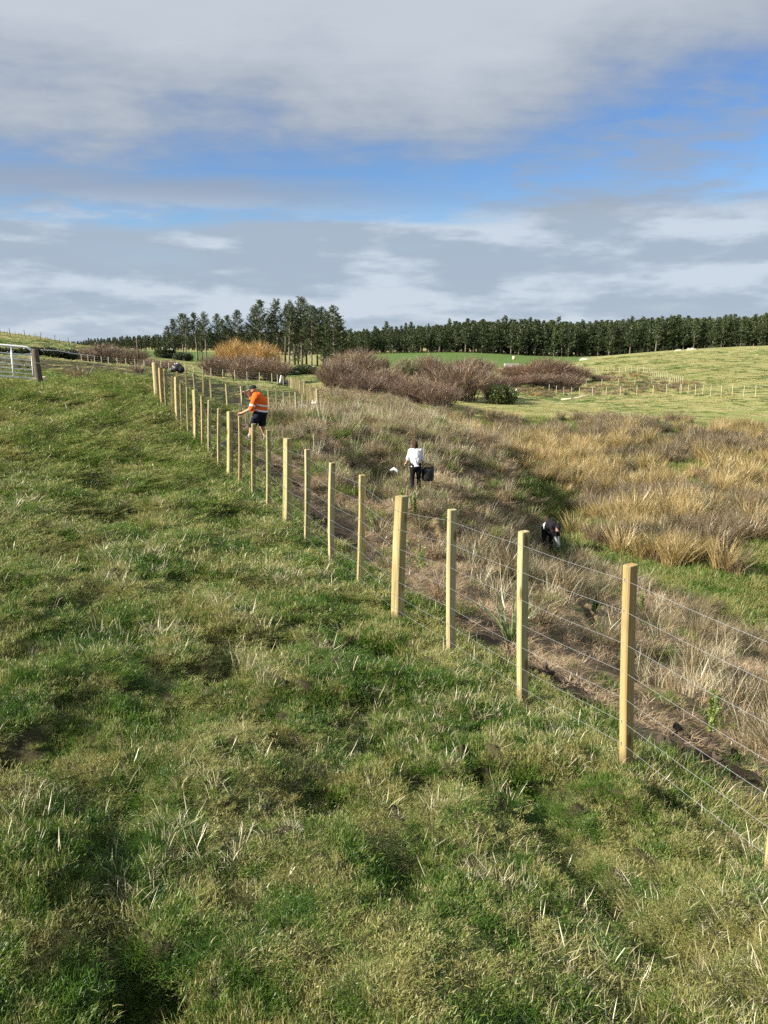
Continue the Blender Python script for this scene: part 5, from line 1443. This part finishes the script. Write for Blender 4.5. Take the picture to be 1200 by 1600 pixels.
def build_small():
    vs = [seedling_meshes(i, 1.0, 85, 0.085) for i in range(5)]
    for i, (px, py, h, lb) in enumerate(SEED):
        p = on_ground(px, py, 2, 40)
        r = empty('seedling', lb, 'seedling', p, i*1.9, 'planted seedlings on the bank'); r.scale = (h*0.85, h*0.85, h*1.1)
        for nm, me in zip(('stem', 'leaves'), vs[i % 5]):
            o = bpy.data.objects.new(nm, me); COL.objects.link(o); o.parent = r
    # flax plant behind the second post
    p = on_ground(798, 1004, 2, 20)
    me = blades('flax_plant', 46, 0.05, (0.35, 0.70), (0.010, 0.020), (0.28, 0.2), M['flax'], 77, 0.25, segs=4)
    tag(link('flax_plant', me, None, None, p), 'strappy green flax plant left of the second nearest uncropped post', 'flax')
    p = on_ground(640, 952, 2, 20)
    me = blades('tan_tussock', 330, 0.10, (0.20, 0.46), (0.003, 0.006), (0.5, 0.3), M['thatch'], 78, 0.5, segs=3)
    tag(link('grass_tussock', me, None, None, p + Vector((0.35, 0.35, 0))), 'drooping tan tussock right of the first thick post', 'tussock')
    p = on_ground(325, 866, 3, 30)
    me = blades('straw_tussock', 420, 0.17, (0.12, 0.30), (0.0035, 0.007), (0.55, 0.3), M['straw'], 79, 0.45, segs=3)
    tag(link('grass_tussock', me, None, None, p), 'single pale straw tussock alone in the green paddock', 'tussock')
    for i, (px, py, lb) in enumerate(((122, 593, 'brown tussock in the gateway field, left of two'), (214, 581, 'brown tussock in the gateway field near the far fence'))):
        p = on_ground(px, py, 15, 90)
        me = blades('brown_tussock', 260, 0.35, (0.3, 0.7), (0.012, 0.022), (0.4, 0.25), M['rush_brown'], 90+i, 0.4)
        tag(link('grass_tussock', me, None, None, p), lb, 'tussock')
    # soil clods thrown out round the holes
    k = 0
    for hx, hy, rad, dep in HOLES[:3]:
        for j in range(4):
            a = 1.1*j + hx; p = Vector((hx + math.cos(a)*rad*1.5, hy + math.sin(a)*rad*1.3, 0)); p.z = float(ground(p.x, p.y)[0])
            g = np.random.default_rng(k); k += 1
            pr = [('e', tuple(g.normal(0, .024, 3)), tuple(g.uniform(.014, .034, 3))) for _ in range(9)]
            o = link('soil_clod', sdf_mesh('soil_clod', pr, 0.007, 0.008), M['soil'], None, p + Vector((0, 0, .015)))
            o['group'] = 'soil clods round the planting holes'
            tag(o, 'clod of dark soil thrown out beside a planting hole', 'soil clod')
    # black pots by the fence
    for i, (px, py, a, lb) in enumerate(((952, 960, 1.2, 'black plastic plant pot lying on its side behind the nearest uncropped post'), (930, 956, 0.2, 'smaller black plant pot left of the tipped one'))):
        p = on_ground(px, py, 3, 20)
        r = empty('plant_pot', lb, 'plant pot', p + Vector((0, 0, 0.07)), i*1.0); r.rotation_euler = (a, 0.2, i)
        s = 1.0 if i == 0 else 0.75; r.scale = (s, s, s)
        MB().lathe([(0.001, -.09), (.065, -.09), (.085, .09), (.094, .09), (.094, .105), (.082, .105), (.078, .06), (.001, .055)], 20).build('pot_body', M['black'], r, True)
        MB().lathe([(0.001, .058), (.04, .066), (.079, .06)], 14).build('potting_soil', M['soil'], r, True)
    # brown stake
    p = on_ground(1073, 952, 3, 30)
    o = MB().tube([(0, 0, -.1), (0.02, 0, .25), (.035, .01, .42)], [.012, .011, .008], 6).build('marker_stake', M['grey_wood'], None, True, p)
    tag(o, 'thin brown stake standing in the bank grass near the right edge', 'stake')
    # stack of seedling trays at the corner post
    p = G(484, 48.0); p.z = float(ground(p.x, p.y)[0])
    def tray(nm, lb, off, sz, mat, n=3, rz=0.1):
        r = empty(nm, lb, 'tray', p + Vector(off), rz)
        b = MB(); w_, d_, h_ = sz
        for q, s_ in (((0, 0, .01), (w_, d_, .02)), ((-w_/2+.01, 0, h_/2+.01), (.02, d_, h_)), ((w_/2-.01, 0, h_/2+.01), (.02, d_, h_)), ((0, -d_/2+.01, h_/2+.01), (w_-.042, .02, h_)), ((0, d_/2-.01, h_/2+.01), (w_-.042, .02, h_))): b.box(q, s_)
        b.build('tray_body', mat, r)
        for i in range(n):
            pb = MB(); cxx = -w_/2 + w_*(i+.5)/n
            pb.lathe([(.001, .03), (w_/n*.34, .03), (w_/n*.42, h_+.14), (w_/n*.36, h_+.14), (.001, h_+.10)], 12, (cxx, 0, 0)); pb.build('pot', M['black'], r, True)
        return r
    tray('seedling_tray', 'black tray of pots stacked by the far corner post', (.28, 0, 0), (.62, .42, .34), M['black'])
    tray('seedling_tray', 'grey crate standing left of the black trays by the far corner post', (-.42, -.1, 0), (.46, .40, .42), plain('grey_plastic', (.42, .43, .47), .5), 2)
    tray('seedling_tray', 'low black tray right of the stack by the far corner post', (.80, .1, 0), (.46, .40, .16), M['black'], 3, 0.3)
    o = link('white_bag', sdf_mesh('white_bag', [('c', (-.16, 0, .0), (-.10, 0, .28), .06, .03), ('c', (.14, 0, .0), (.16, .02, .26), .06, .03), ('e', (0, 0, .04), (.22, .12, .09))], 0.012, 0.03), M['white'], None, p + Vector((.28, 0, .47)))
    o.scale = (0.75, 0.75, 0.75)
    tag(o, 'white plastic bag with two peaks resting on the black tray by the corner post', 'bag')
    # dark bundle behind the gateway and things at the far corner
    p = G(275, 62); p.z = float(ground(p.x, p.y)[0])
    h_ = max(PX(275, 567, 62)[2] - p.z, 0.7)
    r = empty('planting_gear', 'dark heap of planting gear with white tops seen over the gateway posts', 'gear heap', p); r.scale = (h_, h_, h_)
    link('tarp', sdf_mesh('tarp', [('e', (.1, 0, .45), (.45, .4, .42)), ('e', (.5, 0, .35), (.4, .35, .36)), ('e', (-.35, 0, .3), (.32, .3, .3)), ('e', (.35, .1, .7), (.25, .2, .22))], 0.03, 0.06), M['black'], r)
    for x, z in ((-.32, .58), (-.08, .86), (.12, .90)):
        MB().tube([(x, -.1, z-.08), (x+.05, -.12, z+.10), (x+.14, -.1, z-.02)], [.05, .06, .03], 7).build('white_sack', M['white'], r, True)
    p = G(442, 92); p.z = float(ground(p.x, p.y)[0])
    r = empty('planting_gear', 'small dark heap with a white bag by the far fence corner', 'gear heap', p)
    link('tarp', sdf_mesh('tarp', [('e', (0, 0, .25), (.6, .4, .3)), ('e', (.6, 0, .2), (.6, .3, .2)), ('e', (-.2, 0, .45), (.3, .3, .3))], 0.03, 0.06), M['black'], r)
    link('white_sack', sdf_mesh('white_sack', [('c', (-.25, -.2, .5), (-.15, -.2, 1.1), .12, .08)], 0.02, 0.02), M['white'], r)
    # concrete trough, pale mounds, hay bale, dead branch, leaning pole
    p = G(799, 226); p.z = float(ground(p.x, p.y)[0])
    r = empty('water_trough', 'long pale concrete trough on the green paddock behind the willows', 'trough', p, 0.05)
    b = MB(); Lx, Wy, Hz = 4.0, 1.5, 1.0
    for q, s_ in (((0, -Wy/2+.06, Hz/2), (Lx, .12, Hz)), ((0, Wy/2-.06, Hz/2), (Lx, .12, Hz)), ((-Lx/2+.06, 0, Hz/2), (.12, Wy-.246, Hz)), ((Lx/2-.06, 0, Hz/2), (.12, Wy-.246, Hz)), ((0, 0, .06), (Lx-.25, Wy-.25, .12))): b.box(q, s_)
    b.build('basin', M['concrete'], r)
    MB().box((0, 0, Hz-.2), (Lx-.26, Wy-.26, .02)).build('water_surface', M['water'], r)
    for i, (px, py, d, w_, h_, lb) in enumerate(((912, 558, 238, 2.4, 0.7, 'pale rock heap on the hill foot before the plantation'), (1082, 546, 229, 1.8, 0.6, 'pale yellow mound on the hill crest before the pines'), (1060, 547, 232, 1.5, 0.5, 'greyer mound beside the pale yellow one on the crest'))):
        p = G(px, d); p.z = float(ground(p.x, p.y)[0])
        g = np.random.default_rng(i+5)
        pr = [('e', (g.uniform(-w_, w_)*.6, g.normal(0, .5), .1), tuple(g.uniform(.7, 1.3, 3)*[w_*.5, w_*.35, h_*.8])) for _ in range(6)]
        o = link('rock_heap', sdf_mesh('rock_heap', pr, 0.12, 0.25), M['lime'], None, p - Vector((0, 0, .15))); tag(o, lb, 'rock heap')
    p = G(803, 300); o = MB().lathe([(.001, 0), (.6, 0), (.66, .3), (.66, .9), (.55, 1.2), (.001, 1.25)], 16).build('hay_bale', M['pale_wood'], None, True, p)
    tag(o, 'tiny pale hay bale on the far green paddock', 'hay bale')
    p = G(217, 118); p.z = float(ground(p.x, p.y)[0])
    tp = PX(213.5, 529.5, 118)
    r = empty('power_pole', 'slim grey pole leaning above the left thicket', 'pole', p)
    MB().tube([(0, 0, -.3), (tp[0]-p.x, 0, tp[2]-p.z)], [.16, .11], 8).build('pole_shaft', M['old_wood'], r, True)
    top = Vector((tp[0]-p.x, 0, tp[2]-p.z))
    MB().box(top - Vector((0, 0, .35)), (0.9, .09, .10)).build('cross_arm', M['old_wood'], r)
    for px, d, ln, a, lb in ((905, 84, 4.0, 0.1, 'pale fallen branch at the far side of the gully'), (770, 88, 3.2, 0.9, 'pale fallen branch under the broad willow')):
        p = G(px, d); p.z = float(ground(p.x, p.y)[0]) + .25
        b = MB(); b.tube([(-ln/2, 0, 0), (0, 0.1, .2), (ln/2, 0, .75)], [.10, .08, .04], 7); b.tube([(0, .1, .2), (ln*.22, .2, .9)], [.05, .02], 5); b.tube([(-ln*.2, 0, .1), (-ln*.35, -.2, .7)], [.05, .02], 5)
        o = b.build('fallen_branch', M['pale_wood'], None, True, p); o.rotation_euler = (0, 0, a); tag(o, lb, 'branch')
    # loose bits by the fence foot
    p = on_ground(337, 708, 8, 30)
    o = link('tool_bag', sdf_mesh('tool_bag', [('e', (0, 0, .12), (.2, .14, .14)), ('c', (-.1, 0, .2), (.1, 0, .25), .03, .03)], 0.012, 0.03), M['black'], None, p + Vector((.25, 0, 0)))
    tag(o, 'small black tool bag in the grass at the fence foot near the worker', 'bag')
# ------------------------------------------------------------------ build
for px, py, rad, dep in ((1098, 1165, 0.16, 0.14), (850, 1060, 0.17, 0.12), (1080, 1190, 0.12, 0.10), (905, 1100, 0.13, 0.09), (800, 940, 0.13, 0.08), (700, 960, 0.13, 0.08), (590, 900, 0.15, 0.08), (1150, 1215, 0.2, 0.12), (930, 1010, 0.13, 0.08), (520, 790, 0.22, 0.1), (470, 760, 0.22, 0.08), (440, 735, 0.25, 0.1)):
    q = on_ground(px, py, 2, 40)
    HOLES.append((q.x, q.y, rad, dep))
build_ground()
build_fences()
build_gate()
build_worker()
build_planter()
build_bender()
build_bushes()
build_pines()
build_small()
build_cover()
